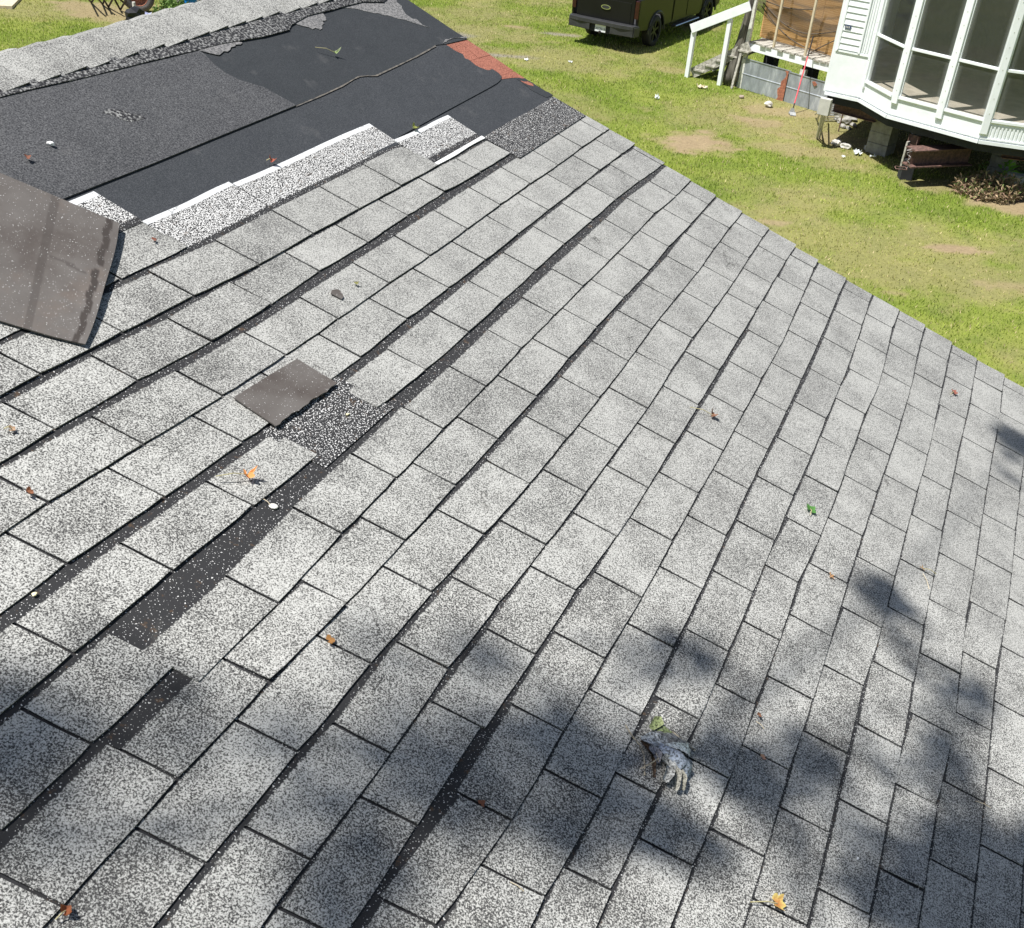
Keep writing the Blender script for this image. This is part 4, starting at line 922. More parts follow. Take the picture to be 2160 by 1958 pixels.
for i in range(26):
    a = random.uniform(0, 6.28); z = random.uniform(.12, .42); L = random.uniform(.12, .24); p = c_+Vector((random.uniform(-.08, .08), random.uniform(-.08, .08), z)); v = random.uniform(.8, 1.3)
    it.append((p, p+Vector((math.cos(a)*L, math.sin(a)*L, random.uniform(-.02, .14))), .055, (.17*v, .36*v, .05*v)))
leaf_cloud('broadleaf_weed', 'bright green broad leafed weed standing out of the dry bush', 'plant', it)
c_ = gp(2072, 368); it = []
for i in range(14):
    a = random.uniform(0, 6.28); p = c_+Vector((random.uniform(-.04, .04), random.uniform(-.04, .04), random.uniform(.05, .22))); v = random.uniform(.8, 1.3)
    it.append((p, p+Vector((math.cos(a)*.09, math.sin(a)*.09, .04)), .045, (.26*v, .38*v, .12*v)))
leaf_cloud('small_weed', 'small light green weed left of the broad leafed one, in the shade edge', 'plant', it)
twiggy(2150, 385, .22, .3, .30, 70, [(.09, .17, .05), (.12, .20, .07), (.10, .10, .06)], 'shade_weed', 'dark green weed at the right edge beside the pale block', .03, .10)
twiggy(368, 38, .42, .35, .50, 170, [(.14, .24, .05), (.20, .30, .08), (.10, .17, .04)], 'leafy_weeds', 'green weeds growing behind the ridge beside the old tyre', .05, .14)
twiggy(395, 20, .35, .4, .45, 60, [(.12, .30, .05), (.16, .26, .06)], 'leafy_weeds', 'green weeds between the two posts left of the blue bucket', .05, .16)

# ------------------------------------------------------------------ porch: skirting, deck, plywood, netting, stairs
SA, SB = gp(1550, 183), gp(1732, 238)
sk = lambda px, py: vpl(px, py, SA, SB)
Sd = (SB-SA).normalized(); Sn = Vector((Sd.y, -Sd.x, 0)); Sn = Sn if Sn.y < 0 else -Sn
zt = (sk(1569, 128).z+sk(1742, 168).z)/2; LS = (SB-SA).length
smid = (sk(1660, 190)-SA).dot(Sd)
t = thing('metal_skirting', (SA+SB)/2, 'dull galvanised sheet skirting with a rust streak under the porch', 'skirting')
def ribbed(s0, s1, name, z1, mat, parent, out=0.0):
    prof = [(0, 0), (0, z1*.46), (.007, z1*.48), (.007, z1*.50), (0, z1*.52), (0, z1-.03), (.012, z1-.015), (.012, z1), (-.004, z1), (-.004, 0)]
    m = MB(); n_ = 8
    for i in range(n_):
        a = SA+Sd*(s0+(s1-s0)*i/n_); m.prism([a+Sn*(o_+out)+Vector((0, 0, z_)) for o_, z_ in prof], Sd*(s1-s0)/n_)
    return m.build(name, mat, parent)
ribbed(-.02, smid+.02, 'sheet', zt+.02, M_GALV, t); ribbed(smid-.02, LS+.3, 'sheet', zt, M_GALV, t, .006)
m = MB(); rnd = random.Random(2)
lft = [smid-.22+.05*math.sin(z*9)+rnd.uniform(-.02, .02) for z in np.linspace(0, 1, 12)]
for i in range(11):
    z0, z1 = zt*i/11, zt*(i+1)/11; a0, a1 = max(smid-.26, lft[i]+(.10 if i > 4 else 0)), max(smid-.26, lft[i+1]+(.10 if i > 3 else 0))
    P_ = [SA+Sd*a0+Sn*.030+Vector((0, 0, z0)), SA+Sd*(smid-.03)+Sn*.030+Vector((0, 0, z0)), SA+Sd*(smid-.03)+Sn*.030+Vector((0, 0, z1)), SA+Sd*a1+Sn*.030+Vector((0, 0, z1))]; m.prism(P_, Sn*-.006)
m.build('rust_strip', M_RUSTB, t)
m = MB(); pr = sk(1720, 177)+Sn*.03; m.prism([pr+Sd*a+Vector((0, 0, b_)) for a, b_ in ((-.07, .03), (-.01, .05), (.06, .0), (0, -.05))], Sn*-.008); m.build('rust_spot', M_RUSTB, t)
# deck
RA = SA-Sn*.10; rim_z = (sk(1573, 94).z+sk(1748, 138).z)/2+.02
rim_b = (sk(1573, 108).z+sk(1748, 152).z)/2+.0
dk = thing('porch_deck', (SA+SB)/2+Vector((0, .5, 0)), 'raised porch deck with a white rim board beside the mobile home', 'deck')
s0 = (sk(1575, 100)-SA).dot(Sd)+.02; s1 = LS+.6
m = MB(); m.box(SA+Sd*(s0+s1)/2-Sn*.06+Vector((0, 0, (rim_z+rim_b)/2)), s1-s0, .04, rim_z-rim_b, Sd, Sn); m.build('rim_board', M_WHITE, dk, bevel=.004)
depth = 1.15; s = s0+.0; rnd = random.Random(4)
while s < s1:
    w_ = rnd.uniform(.125, .14); m = MB(); ov = rnd.uniform(-.01, .03); m.box(SA+Sd*(s+w_/2)-Sn*(depth/2+.03-ov)+Vector((0, 0, rim_z+.020+rnd.uniform(-.003, .006))), w_, depth+ov, .034, Sd, Sn); m.build('plank', M_OLDWOOD, dk); s += w_+.012
for q, w_ in ((.10, .26), (1.10, .30), (LS-.15, .5)):
    m = MB(); m.box(SA+Sd*(s0+q)-Sn*.85+Vector((0, 0, rim_b/2)), w_, .2, rim_b, Sd, Sn); m.build('dark_block', M_DARK, dk)  # near-black boxes stand in for the shadowed gaps and skirts under the deck
m = MB(); m.box(sk(1687, 160).lerp(sk(1687, 160), 1)-Sn*.12+Vector((0, 0, -.2)), .12, .1, .62, Sd, Sn); m.build('white_stub_post', M_WHITE2, dk)
m = MB(); m.box(SA+Sd*(s0+s1)/2-Sn*(depth)+Vector((0, 0, rim_b-.02)), s1-s0, .05, .12, Sd, Sn); m.build('rear_joist', M_OLDWOOD, dk)
# leaning stick at the left end of the skirting
m = MB(); m.beam(gp(1543, 187)+Vector((0, 0, .0)), vpl(1571, 96, SA, SB)+Sn*.06, .05, .03); o = m.build('leaning_stick', M_OLDWOOD); tag(o, 'grey stick leaning on the left end of the metal skirting', 'stick')
# plywood behind
dpl = .62; PA = SA-Sn*dpl; pw = lambda px, py: vpl(px, py, PA, PA+Sd)
q0 = (pw(1604, 70)-PA).dot(Sd); q1 = LS+.55
ply = thing('plywood_wall', PA+Sd*(q0+q1)/2+Vector((0, 0, rim_z)), 'orange plywood sheets closing the porch behind the brown screen', 'plywood')
split = (pw(1730, 60)-PA).dot(Sd)
for a, b_ in ((q0, split-.003), (split+.003, q1)):
    m = MB(); m.box(PA+Sd*(a+b_)/2+Vector((0, 0, rim_z+.04+.62)), b_-a, .018, 1.24, Sd, Sn); m.build('sheet', M_PLY, ply)
# faint ink stamp on the plywood
m = MB(); st = (pw(1729, 90)-PA).dot(Sd); zst = pw(1729, 90).z; rnd = random.Random(12)
for r_ in range(3):
    for k_ in range(9):
        if rnd.random() < .8: m.box(PA+Sd*(st-.035+r_*.035)+Sn*.0105+Vector((0, 0, zst-.13+k_*.032)), .018, .002, .018+rnd.uniform(-.006, .004), Sd, Sn)
m.build('ink_stamp', simple('stamp_ink', (.30, .17, .09), .8, .2, 30), ply)
# porch posts
for px, py in ((1632, 98), (1698, 116)):
    b_ = vpl(px, py, SA-Sn*.07, SB-Sn*.07); b_.z = rim_z+.036; m = MB(); m.box(b_+Vector((0, 0, .75)), .042, .042, 1.5, Sd, Sn); o = m.build('porch_post', M_WOODPALE)
    tag(o, 'slim pale porch post left of the red handled tool' if px < 1650 else 'slim pale porch post right beside the red handled tool', 'post')
# brown screen hung behind the posts, sagging in folds
V, Fo, Fc = [], [], []; NS, NZ = 40, 22; sA = q0-.05; sB = q1
for i in range(NS+1):
    s = sA+(sB-sA)*i/NS; u_ = (s-sA)/(2.25)
    low = rim_z+.62-.34*math.sin(min(1, max(0, u_/1.02))*math.pi)*(.9) + (.02*math.sin(s*9))
    topz = rim_z+1.28
    for j in range(NZ+1):
        v_ = j/NZ; z = low+(topz-low)*v_; fold = .5+.5*math.sin(v_*26+math.sin(u_*3.0)*5.0); fold = fold**6
        V.append(PA+Sd*s+Sn*(.26+.03*math.sin(u_*9+v_*8))+Vector((0, 0, z))); Fo.append(max(fold*.9 if v_ < .9 else .7, 1.0 if j < 1 else .12, .9 if v_ > .78 else 0))
Fc = [(i*(NZ+1)+j, (i+1)*(NZ+1)+j, (i+1)*(NZ+1)+j+1, i*(NZ+1)+j+1) for i in range(NS) for j in range(NZ)]
o = mesh('screen_netting', V, Fc, M_NET, smooth=True); fattr(o, 'fold', Fo); tag(o, 'sheer brown screen sagging in folds before the plywood', 'netting')
m = MB()
for (x0, y0, x1, y1, sg) in ((1606, 12, 1740, 112, .10), (1610, 6, 1765, 66, .14), (1700, 118, 1765, 84, -.01), (1615, 2, 1715, 20, .03)):
    a, b_ = vpl(x0, y0, PA+Sn*.28, PA+Sd+Sn*.28), vpl(x1, y1, PA+Sn*.28, PA+Sd+Sn*.28); m.tube([a.lerp(b_, k_/10)+Vector((0, 0, -sg*math.sin(k_/10*math.pi)*2)) for k_ in range(11)], .012, 5)
m.build('screen_fold', simple('rolled_screen', (.09, .07, .05), .9, .2, 20), o)
# red handled tool leaning
g = gp(1669, 243); tp = vpl(1716, 76, SA+Sn*.02, SB+Sn*.02); t = thing('long_handled_edger', g, 'long red handled yard tool leaning on the porch rim', 'yard tool')
L_ = tp-g
m = MB(); m.tube([g+L_*.15, g+L_*.74], .013, 8); m.build('red_shaft', M_REDP, t)
m = MB(); m.tube([g+L_*.74, g+L_*1.0], .014, 8); m.tube([g+L_*.04, g+L_*.15], .012, 8); m.build('grip', M_BLACKST, t)
m = MB(); m.prism([g+Vector((-.06, .02, .02)), g+Vector((.08, .02, .02)), g+Vector((.04, .03, .13)), g+Vector((-.02, .03, .13))], (0, .012, 0)); m.prism([g+Vector((-.04, -.12, .02)), g+Vector((.07, -.12, .02)), g+Vector((.08, .02, .05)), g+Vector((-.06, .02, .05))], (0, 0, .01)); m.build('blade', simple('tool_steel', (.40, .41, .40), .5, .2, 12, .3), t)
# stairs: white posts, hand rail, old stringers and treads
P1, P2 = gp(1449, 163), gp(1517, 180)
st_ = thing('porch_stairs', (P1+P2)/2, 'old wooden porch stairs with a white painted hand rail', 'stairs')
hz1 = vpl(1473, 68, P1, P2).z; hz2 = vpl(1540, 40, P1, P2).z; Pd = (P2-P1); Pd.z = 0; Lp = Pd.length; Pd.normalize(); Pn = Vector((Pd.y, -Pd.x, 0)); Pn = Pn if Pn.y < 0 else -Pn
for P_, h_ in ((P1, hz1), (P2, hz2)):
    m = MB(); m.box(P_+Vector((0, 0, h_/2)), .088, .088, h_, Pd, Pn); m.build('post', M_WHITE, st_, bevel=.004)
ra = vpl(1461, 60, P1, P2)+Pn*.062; rb = vpl(1578, 15, P1, P2)+Pn*.062; m = MB(); m.beam(ra, rb+(rb-ra)*.06, .035, .185); m.build('hand_rail', M_WHITE, st_, bevel=.004)
P3 = P1+(P2-P1)*(1.9); P3 = gp(1558, 186); 
m = MB(); m.box(Vector((P3.x, P3.y, 1.0))-Pn*.05, .08, .08, 2.0, Pd, Pn); m.build('post', M_WHITE2, st_)
sdir = (Pd*1.0); 
for off in (.12, 1.0):
    a = P1+Pd*.05-Pn*off; b_ = P1+Pd*1.28-Pn*off; m = MB(); m.beam(a+Vector((0, 0, .08)), b_+Vector((0, 0, rim_z-.05)), .045, .22); m.build('stringer', M_OLDWOOD, st_)
for k_ in range(5):
    c0 = P1+Pd*(.22+k_*.24)-Pn*.56+Vector((0, 0, .17+k_*(rim_z-.18)/5)); m = MB(); m.box(c0, .25, .98, .035, Pd, Pn); m.build('tread', M_OLDWOOD, st_)
# screen rolled round a leaning pole
a = gp(1541, 180); zz_ = 1.65; b_ = vpl(1590, 0, a, a+Pd)+Vector((0, 0, 0)); rnd = random.Random(8)
pts = [a+Vector((0, 0, .02)), a.lerp(b_, .12), a.lerp(b_, .3), a.lerp(b_, .55), a.lerp(b_, .8), b_, b_+(b_-a)*.3]
t = thing('rolled_screen', a, 'grey screen bunched round a leaning pole beside the porch stairs', 'screen')
m = MB(); m.tube([p+Vector((-.02, 0, 0)) for p in pts], [.14, .17, .135, .10, .085, .075, .07], 12)
m.v = [Vector(v)+Vector((rnd.uniform(-.018, .018), rnd.uniform(-.018, .018), 0)) for v in m.v]
kn = N('grey_screen_roll'); pp = kn.obj(); mp = kn.n('ShaderNodeMapping'); kn.set(mp.inputs[0], pp); mp.inputs['Scale'].default_value = (14, 14, 1.5)
kn.col(kn.ramp(kn.noise(mp.outputs[0], 2.2, 3.0), (.35, (.05, .045, .035)), (.65, (.17, .155, .13)))); kn.rough(.9)
m.build('screen_roll', kn.m, t, smooth=True)
m = MB(); m.tube([a+Vector((.10, -.03, 0)), b_+Vector((-.07, 0, .0))], .03, 6); m.build('pole', M_WHITE2, t)

# ------------------------------------------------------------------ black pickup
TR_ = gp(1378, 99); axl = Vector((math.cos(rad(28)), -math.sin(rad(28)), 0)); TL = TR_-axl*1.97*.88; fwdv = Vector((-axl.y, axl.x, 0))
SCL = .88; org = (TL+TR_)/2; 
tk = thing('pickup_truck', org-fwdv*0, 'black pickup truck parked on the lawn with its tailgate towards the roof', 'pickup truck')
def T(x, y, z): return org+axl*x*SCL+fwdv*y*SCL+Vector((0, 0, z*SCL))       # x right, y forward from the rear axle, z up
def tb(m, x0, x1, y0, y1, z0, z1, mi=0): m.prism([T(x0, y0, z0), T(x1, y0, z0), T(x1, y1, z0), T(x0, y1, z0)], (0, 0, (z1-z0)*SCL), mi)
def arch(cy, r, n=10): return [(cy+r*math.cos(math.pi*(1-i/n)), .40+r*math.sin(math.pi*(1-i/n))) for i in range(n+1)]
for sd in (-1, 1):      # body sides: bed and cab
    xo, xi = sd*.985, sd*.90
    prof = [(-1.18, .56), (-1.22, .95), (-1.20, 1.36), (.98, 1.38), (.98, .50)]+list(reversed(arch(0, .50)))
    prof = [(-1.18, .56)]+[(-.52, .50)]+arch(0, .50)[1:-1]+[(.52, .48), (1.0, .48), (1.0, 1.36), (-1.20, 1.34), (-1.22, .95)]
    m = MB(); m.prism([T(xi, y, z) for y, z in prof], axl*(xo-xi)*SCL); m.build('bed_side', M_TRUCK, tk, bevel=.02)
    prof = [(1.02, .46), (3.05, .46), (3.18, .55), (3.18, 1.30), (1.02, 1.36)]
    m = MB(); m.prism([T(xi, y, z) for y, z in prof], axl*(xo-xi-.01*sd)*SCL); db = m.build('cab_side', M_TRUCK, tk, bevel=.015)
    for y0, y1 in ((1.06, 1.98), (2.02, 3.02)):
        m = MB(); tb(m, sd*.975, sd*.992, y0, y1, .55, 1.30); d_ = m.build('door', M_TRUCK, tk, bevel=.01)
        m = MB(); tb(m, sd*.99, sd*1.015, y0+.06, y0+.24, 1.10, 1.135); m.build('handle', M_TRUCK, d_)
    prof = [(3.2, .48)]+[(3.25, .46)]+arch(3.72, .48)[1:-1]+[(4.25, .46), (4.55, .55), (4.60, 1.0), (4.35, 1.14), (3.2, 1.24)]
    m = MB(); m.prism([T(xi, y, z) for y, z in prof], axl*(xo-xi)*SCL); m.build('front_wing', M_TRUCK, tk, bevel=.02)
    for cy in (0, 3.72):      # arch lips
        m = MB(); pts = [T(sd*.99, y, z) for y, z in arch(cy, .515, 14)]; m.tube(pts, .028*SCL, 6); m.build('arch_lip', M_PLASTIC, tk)
    m = MB(); tb(m, sd*.985, sd*1.10, 1.05, 2.75, .375, .43); m.build('running_board', M_PLASTIC, tk)
    m = MB(); m.tube([T(sd*1.10, 1.08, .405), T(sd*1.10, 2.72, .405)], .022*SCL, 6); m.build('step_trim', M_CHROME, tk)
    m = MB(); tb(m, sd*.86, sd*.975, -1.235, -1.10, .86, 1.30); m.build('tail_lamp', M_TAIL, tk, bevel=.01)
    for cy in (0, 3.72):
        wt = MB(); n_ = 28; r0, r1 = .40, .27; prof = [(.0, .275), (0, .37), (.03, .405), (.20, .405), (.24, .37), (.24, .275)]; xb = sd*.985
        vs, fs = [], []
        for i in range(n_):
            a = i*2*math.pi/n_
            for o_, r_ in prof: vs.append(T(xb-sd*o_, cy+math.cos(a)*r_, .405+math.sin(a)*r_))
        k_ = len(prof)
        for i in range(n_):
            for j in range(k_-1): fs.append((i*k_+j, i*k_+j+1, ((i+1) % n_)*k_+j+1, ((i+1) % n_)*k_+j))
        wt.add(vs, fs); w_ = wt.build('wheel', M_RUBBER, tk, smooth=True)
        rm = MB(); rm.tube([T(xb-sd*.04, cy, .405), T(xb-sd*.10, cy, .405)], .07*SCL, 12)
        for i in range(6):
            a = i*math.pi/3+.3; rm.beam(T(xb-sd*.05, cy+.05*math.cos(a), .405+.05*math.sin(a)), T(xb-sd*.035, cy+.27*math.cos(a), .405+.27*math.sin(a)), .055*SCL, .02*SCL, up=axl)
        rm.tube([T(xb-sd*.03, cy+math.cos(q)*.27, .405+math.sin(q)*.27) for q in np.linspace(0, 2*math.pi, 29)], .016*SCL, 6, cap=False)
        rm.build('rim', M_RIMDARK, w_)
        bk = MB(); bk.tube([T(xb-sd*.12, cy, .405), T(xb-sd*.13, cy, .405)], .27*SCL, 20); bk.build('brake_disc', M_DARK, w_)
m = MB(); tb(m, -.84, .84, -1.20, -1.13, .60, 1.34); tg = m.build('tailgate', M_TRUCK, tk, bevel=.02)
m = MB(); tb(m, -.74, .74, -1.212, -1.20, .70, 1.22); m.build('tailgate_panel', M_TRUCK, tg, bevel=.01)
# silver oval badge and camera bump
m = MB(); pts = [T(.02+.14*math.cos(a), -1.214, 1.02+.058*math.sin(a)) for a in np.linspace(0, 2*math.pi, 22)[:-1]]; m.prism(pts, fwdv*-.02*SCL); bd = m.build('oval_badge', M_CHROME, tg)
m = MB(); pts = [T(.02+.115*math.cos(a), -1.236, 1.02+.042*math.sin(a)) for a in np.linspace(0, 2*math.pi, 22)[:-1]]; m.prism(pts, fwdv*-.006*SCL); m.build('badge_face', M_PLASTIC, bd)
m = MB(); tb(m, -.90, .90, -1.1, 1.0, .60, .66); m.build('bed_floor', M_DARK, tk)
m = MB(); tb(m, -.88, .88, .93, .99, .66, 1.36); m.build('bed_front', M_TRUCK, tk)
# bumper with plate recess
m = MB()
pr = [(-1.0, -1.16), (-.94, -1.38), (-.60, -1.44), (.60, -1.44), (.94, -1.38), (1.0, -1.16), (.9, -1.10), (-.9, -1.10)]
m.prism([T(x, y, .60) for x, y in pr if abs(x) > 0], (0, 0, .10*SCL)); 
for x0, x1 in ((-1, 1),):
    for a, b_ in (((-1.0, -1.16), (-.94, -1.38)), ((-.94, -1.38), (-.30, -1.44)), ((.30, -1.44), (.94, -1.38)), ((.94, -1.38), (1.0, -1.16))):
        m.beam(T(a[0], a[1]+.03, .55), T(b_[0], b_[1]+.03, .55), .05*SCL, .24*SCL)
bp_ = m.build('rear_bumper', M_PLASTIC, tk, bevel=.008)
m = MB(); tb(m, -.31, .31, -1.36, -1.34, .40, .60); m.build('plate_recess', M_DARK, bp_)
m = MB(); tb(m, -.155, .155, -1.385, -1.375, .42, .59); pl_ = m.build('licence_plate', M_PLATE, tk)
cu = bpy.data.curves.new('plate_text', 'FONT'); cu.body = '3E77018'; cu.size = .085*SCL; cu.extrude = .001; cu.align_x = 'CENTER'; cu.align_y = 'CENTER'; to = bpy.data.objects.new('plate_text_curve', cu); COL.objects.link(to); bpy.context.view_layer.update(); tme = bpy.data.meshes.new_from_object(to.evaluated_get(bpy.context.evaluated_depsgraph_get())); bpy.data.objects.remove(to); to = bpy.data.objects.new('plate_lettering', tme); COL.objects.link(to); tme.materials.clear(); tme.materials.append(M_INK)
to.parent = pl_; to.matrix_parent_inverse = Matrix(); wp = T(0, -1.388, .495)-WPOS[pl_.name]; pc = WPOS[pl_.name]
to.matrix_local = Matrix.Translation(T(0, -1.388, .495)-pc) @ Matrix(((axl.x, 0, -fwdv.x, 0), (axl.y, 0, -fwdv.y, 0), (0, 1, 0, 0), (0, 0, 0, 1)))
m = MB(); m.tube([T(0, -1.2, .42), T(0, -1.42, .42)], .035*SCL, 8); m.build('tow_hitch', M_BLACKST, tk)
m = MB(); m.tube([T(-.9, 0, .405), T(.9, 0, .405)], .05*SCL, 8); m.tube([T(-.45, -1.1, .50), T(-.45, 4.3, .50)], .05*SCL, 6); m.tube([T(.45, -1.1, .50), T(.45, 4.3, .50)], .05*SCL, 6); m.tube([T(.55, -1.25, .40), T(.5, .3, .42)], .035*SCL, 8); m.build('underbody', M_BLACKST, tk)
# cab, glass, bonnet
m = MB(); cabp = [(1.02, 1.34), (1.08, 1.88), (2.6, 1.92), (3.3, 1.24), (3.2, .5), (1.02, .5)]
m.prism([T(-.90, y, z) for y, z in cabp], axl*1.80*SCL); cb = m.build('cab', M_TRUCK, tk, bevel=.04)
for x0, x1 in ((-.78, .78),): m = MB(); m.prism([T(x0, 1.02, 1.42), T(x1, 1.02, 1.42), T(x1*.93, 1.06, 1.82), T(x0*.93, 1.06, 1.82)], fwdv*-.02); m.build('rear_window', M_DARK, cb)
for sd in (-1, 1):
    m = MB(); m.prism([T(sd*.905, 1.2, 1.40), T(sd*.905, 3.0, 1.38), T(sd*.895, 2.55, 1.82), T(sd*.895, 1.22, 1.80)], axl*sd*.01); m.build('side_window', M_DARK, cb)
m = MB(); m.prism([T(-.9, y, z) for y, z in ((3.2, .5), (3.25, 1.23), (4.4, 1.12), (4.62, .95), (4.62, .5))], axl*1.8*SCL); m.build('bonnet', M_TRUCK, tk, bevel=.03)

# ------------------------------------------------------------------ far left corner behind the ridge
p = gp(4, 16); m = MB(); m.box(p+Vector((-.55, .25, .04)), 1.5, 1.1, .08, (.97, .2, 0), (-.2, .97, 0)); o = m.build('wooden_pallet_top', M_WOODPALE); tag(o, 'pale flat board lying on the lawn in the upper left corner', 'board')
# old tyre with a rusty wheel, part of a small trailer
tr = thing('utility_trailer', gp(330, 10), 'pale aqua trailer body on an old tyre with a rusty red wheel, behind the ridge', 'trailer')
wc = gp(296, 25)+Vector((0, 0, .33)); ax_ = Vector((.35, -.93, 0)).normalized(); sx_ = Vector((-ax_.y, ax_.x, 0))
if sx_.x < 0: sx_ = -sx_
def disc_ring(m, c, prof, n_=26):
    vs, fs = [], []; k_ = len(prof)
    for i in range(n_):
        a = i*2*math.pi/n_
        for o_, r_ in prof: vs.append(c+ax_*o_+sx_*math.cos(a)*r_+Vector((0, 0, math.sin(a)*r_)))
    for i in range(n_):
        for j in range(k_-1): fs.append((i*k_+j, i*k_+j+1, ((i+1) % n_)*k_+j+1, ((i+1) % n_)*k_+j))
    m.add(vs, fs)
m = MB(); disc_ring(m, wc, [(.08, .19), (.10, .24), (.09, .32), (.05, .345), (-.05, .345), (-.09, .32), (-.1, .2)]); wh = m.build('wheel', M_TYREGREY, tr, smooth=True)
m = MB(); disc_ring(m, wc, [(.085, .0), (.085, .06), (.04, .10), (.05, .16), (.085, .19)]); m.build('hub', M_RUSTB, wh, smooth=True)
ta = gp(352, 4)+Vector((.1, .4, 0)); m = MB(); m.box(ta+Vector((1.4, .6, .62)), 3.6, 1.4, .42, (.98, .18, 0), (-.18, .98, 0)); m.build('body', M_AQUA, tr, bevel=.02)
m = MB(); m.box(ta+Vector((1.4, .6, .36)), 3.4, 1.2, .08, (.98, .18, 0), (-.18, .98, 0)); m.build('frame', M_DARK, tr)
m = MB(); m.box(gp(300, 0)+Vector((-.0, .35, .62)), 1.1, .32, .10, (.98, .18, 0), (-.18, .98, 0)); m.build('mudguard', M_BLACKST, tr)
# posts and bucket
for px, py, mt, lb in ((380, 24, M_OLDWOOD, 'weathered dark post left of the blue bucket'), (421, 17, simple('grey_pipe', (.34, .32, .29), .7, .1, 9), 'grey pipe post right of the blue bucket')):
    q = gp(px, py+10); m = MB(); m.tube([q, q+Vector((.0, 0, 1.2))], .05, 8); o = m.build('post', mt); tag(o, lb, 'post')
q = gp(404, 34); t = thing('bucket', q, 'bright blue plastic bucket behind the ridge between two posts', 'bucket'); m = MB()
m.tube([q+Vector((0, 0, z)) for z in (0, .1, .28, .38, .385, .42)], [.125, .132, .145, .150, .162, .162], 20); m.build('pail', M_BLUE, t, smooth=False)
m = MB(); m.tube([q+Vector((math.cos(a)*.16, math.sin(a)*.16-.02, .36-.12*math.sin(a+3.4))) for a in np.linspace(3.3, 6.1, 10)], .005, 5); m.build('handle', M_CHROME, t)
# black folding lattice
t = thing('folded_lattice', gp(230, 18), 'black scissor lattice of thin bars standing on bare soil left of the tyre', 'lattice')
pairs = [((184, -6), (193, 8)), ((203, -8), (217, 12)), ((200, -6), (193, 8)), ((213, -10), (229, 17)), ((240, -6), (229, 17)), ((222, -8), (217, 12)), ((236, -12), (254, 23)), ((268, -4), (254, 23)), ((258, -10), (275, 20)), ((243, -10), (275, 20))]
for (x0, y0), (x1, y1) in pairs:
    a = gp(x0, y0); b_ = gp(x1, y1); hA = .42; a2 = gp(x0, y0, hA); m = MB(); m.beam(a2, b_+Vector((0, 0, .02)), .03, .03); m.build('bar', M_BLACKST, t)
# dark bag, stub and bluish cloth just behind the ridge
q = gp(287, 48); rock(287, 50, .22, 'crumpled black bag just behind the ridge below the tyre', simple('black_bag', (.012, .012, .014), .5, .3, 14), .7, cat='bag', name='bag')
scrap(297, 34, .42, 'pale violet cloth beside the black bag behind the ridge', simple('violet_cloth', (.36, .38, .55), .8, .2, 9), .05, 'cloth')
m = MB(); q = gp(285, 36); m.tube([q, q+Vector((0, 0, .32))], .035, 8); o = m.build('stub_post', M_WHITE2); tag(o, 'short white stub standing behind the black bag', 'stake')

# ================================================================== THINGS LYING ON THE ROOF
def rtop(px, py, z=.010):
    x, y = bp(px, py); return x, y, z
def to_roof(px, py, z=.012):
    """roof point seen at a pixel, for a height z over the shingles"""
    d = ray(px, py); t_ = (RN @ (RO+RN*z-CAM))/(RN @ d); return Vector(CAM+d*t_)
NV = Vector(RN); R1 = Vector(RD1); R2 = Vector(RD2)
def leaf(px, py, size, ang, col1, col2, label, lobes=5, curl=.5, stem=1.0, stem_ang=None, z=.012, depth=.34, narrow=1., name='leaf'):
    """a lobed, curled leaf blade with its stalk; ang turns it on the roof"""
    rnd = random.Random(px*3+py); c = to_roof(px, py, z)
    u = R1*math.cos(ang)+R2*math.sin(ang); v = -R1*math.sin(ang)+R2*math.cos(ang)
    out = []; n_ = lobes*4
    for i in range(n_+1):
        a = -math.pi*.86+1.72*math.pi*i/n_; r = 1-depth*(.5-.5*math.cos(2*math.pi*(i % 4)/4+math.pi)) if lobes > 1 else 1
        r = (1.0 if i % 4 == 2 else (depth_in if (depth_in := 1-depth) and i % 4 == 0 else .5*(1+1-depth)))*rnd.uniform(.88, 1.1)
        out.append((math.cos(a)*r*size, math.sin(a)*r*size*narrow))
    rings = [0, .5, 1.0]; V, C, F_ = [], [], []
    def lift(x, y):
        d = math.hypot(x, y)/size; return curl*size*(d**2)*(.55+.45*math.sin(math.atan2(y, x)*2+px))+.003
    V.append(c+NV*.002); C.append((*col1, 1))
    for f in (.5, 1.0):
        for x, y in out:
            x2, y2 = x*f, y*f; k_ = 1-.25*curl*(f**2); V.append(c+u*x2*k_+v*y2*k_+NV*lift(x2, y2)); t = f*rnd.uniform(.5, 1); C.append(tuple(col1[q]*(1-t)+col2[q]*t for q in range(3))+(1,))
    m_ = len(out)
    for i in range(m_-1): F_ += [(0, 1+i, 2+i), (1+i, 1+m_+i, 2+m_+i, 2+i)]
    o = mesh(name, V, F_, M_LEAF, recalc=False); cattr(o, 'col', C); tag(o, label, 'leaf')
    if stem:
        sa = ang+math.pi if stem_ang is None else stem_ang; sd = R1*math.cos(sa)+R2*math.sin(sa)
        mb = MB(); mb.tube([c+NV*.004, c+sd*size*stem*.8+NV*.012, c+sd*size*stem*1.7+NV*.004], .0013, 5)
        s_ = mb.build('stalk', M_LEAF, o); cattr(s_, 'col', [(.55, .50, .28, 1)]*len(mb.v))
    return o
leaf(521, 1003, .026, 2.6, (.72, .27, .07), (.80, .40, .16), 'curled orange leaf with a long pale stalk on a near left tab', 5, 1.1, 1.9, stem_ang=3.75, z=.02)
leaf(1502, 877, .024, 1.1, (.20, .085, .05), (.34, .20, .13), 'dark brown curled leaf with a straight stalk at mid slope', 5, 1.1, 2.4, stem_ang=-2.35+.25, z=.012)
leaf(2011, 828, .022, .3, (.33, .10, .07), (.24, .12, .09), 'small dull red star shaped leaf near the rake at the right', 5, .4, 1.4)
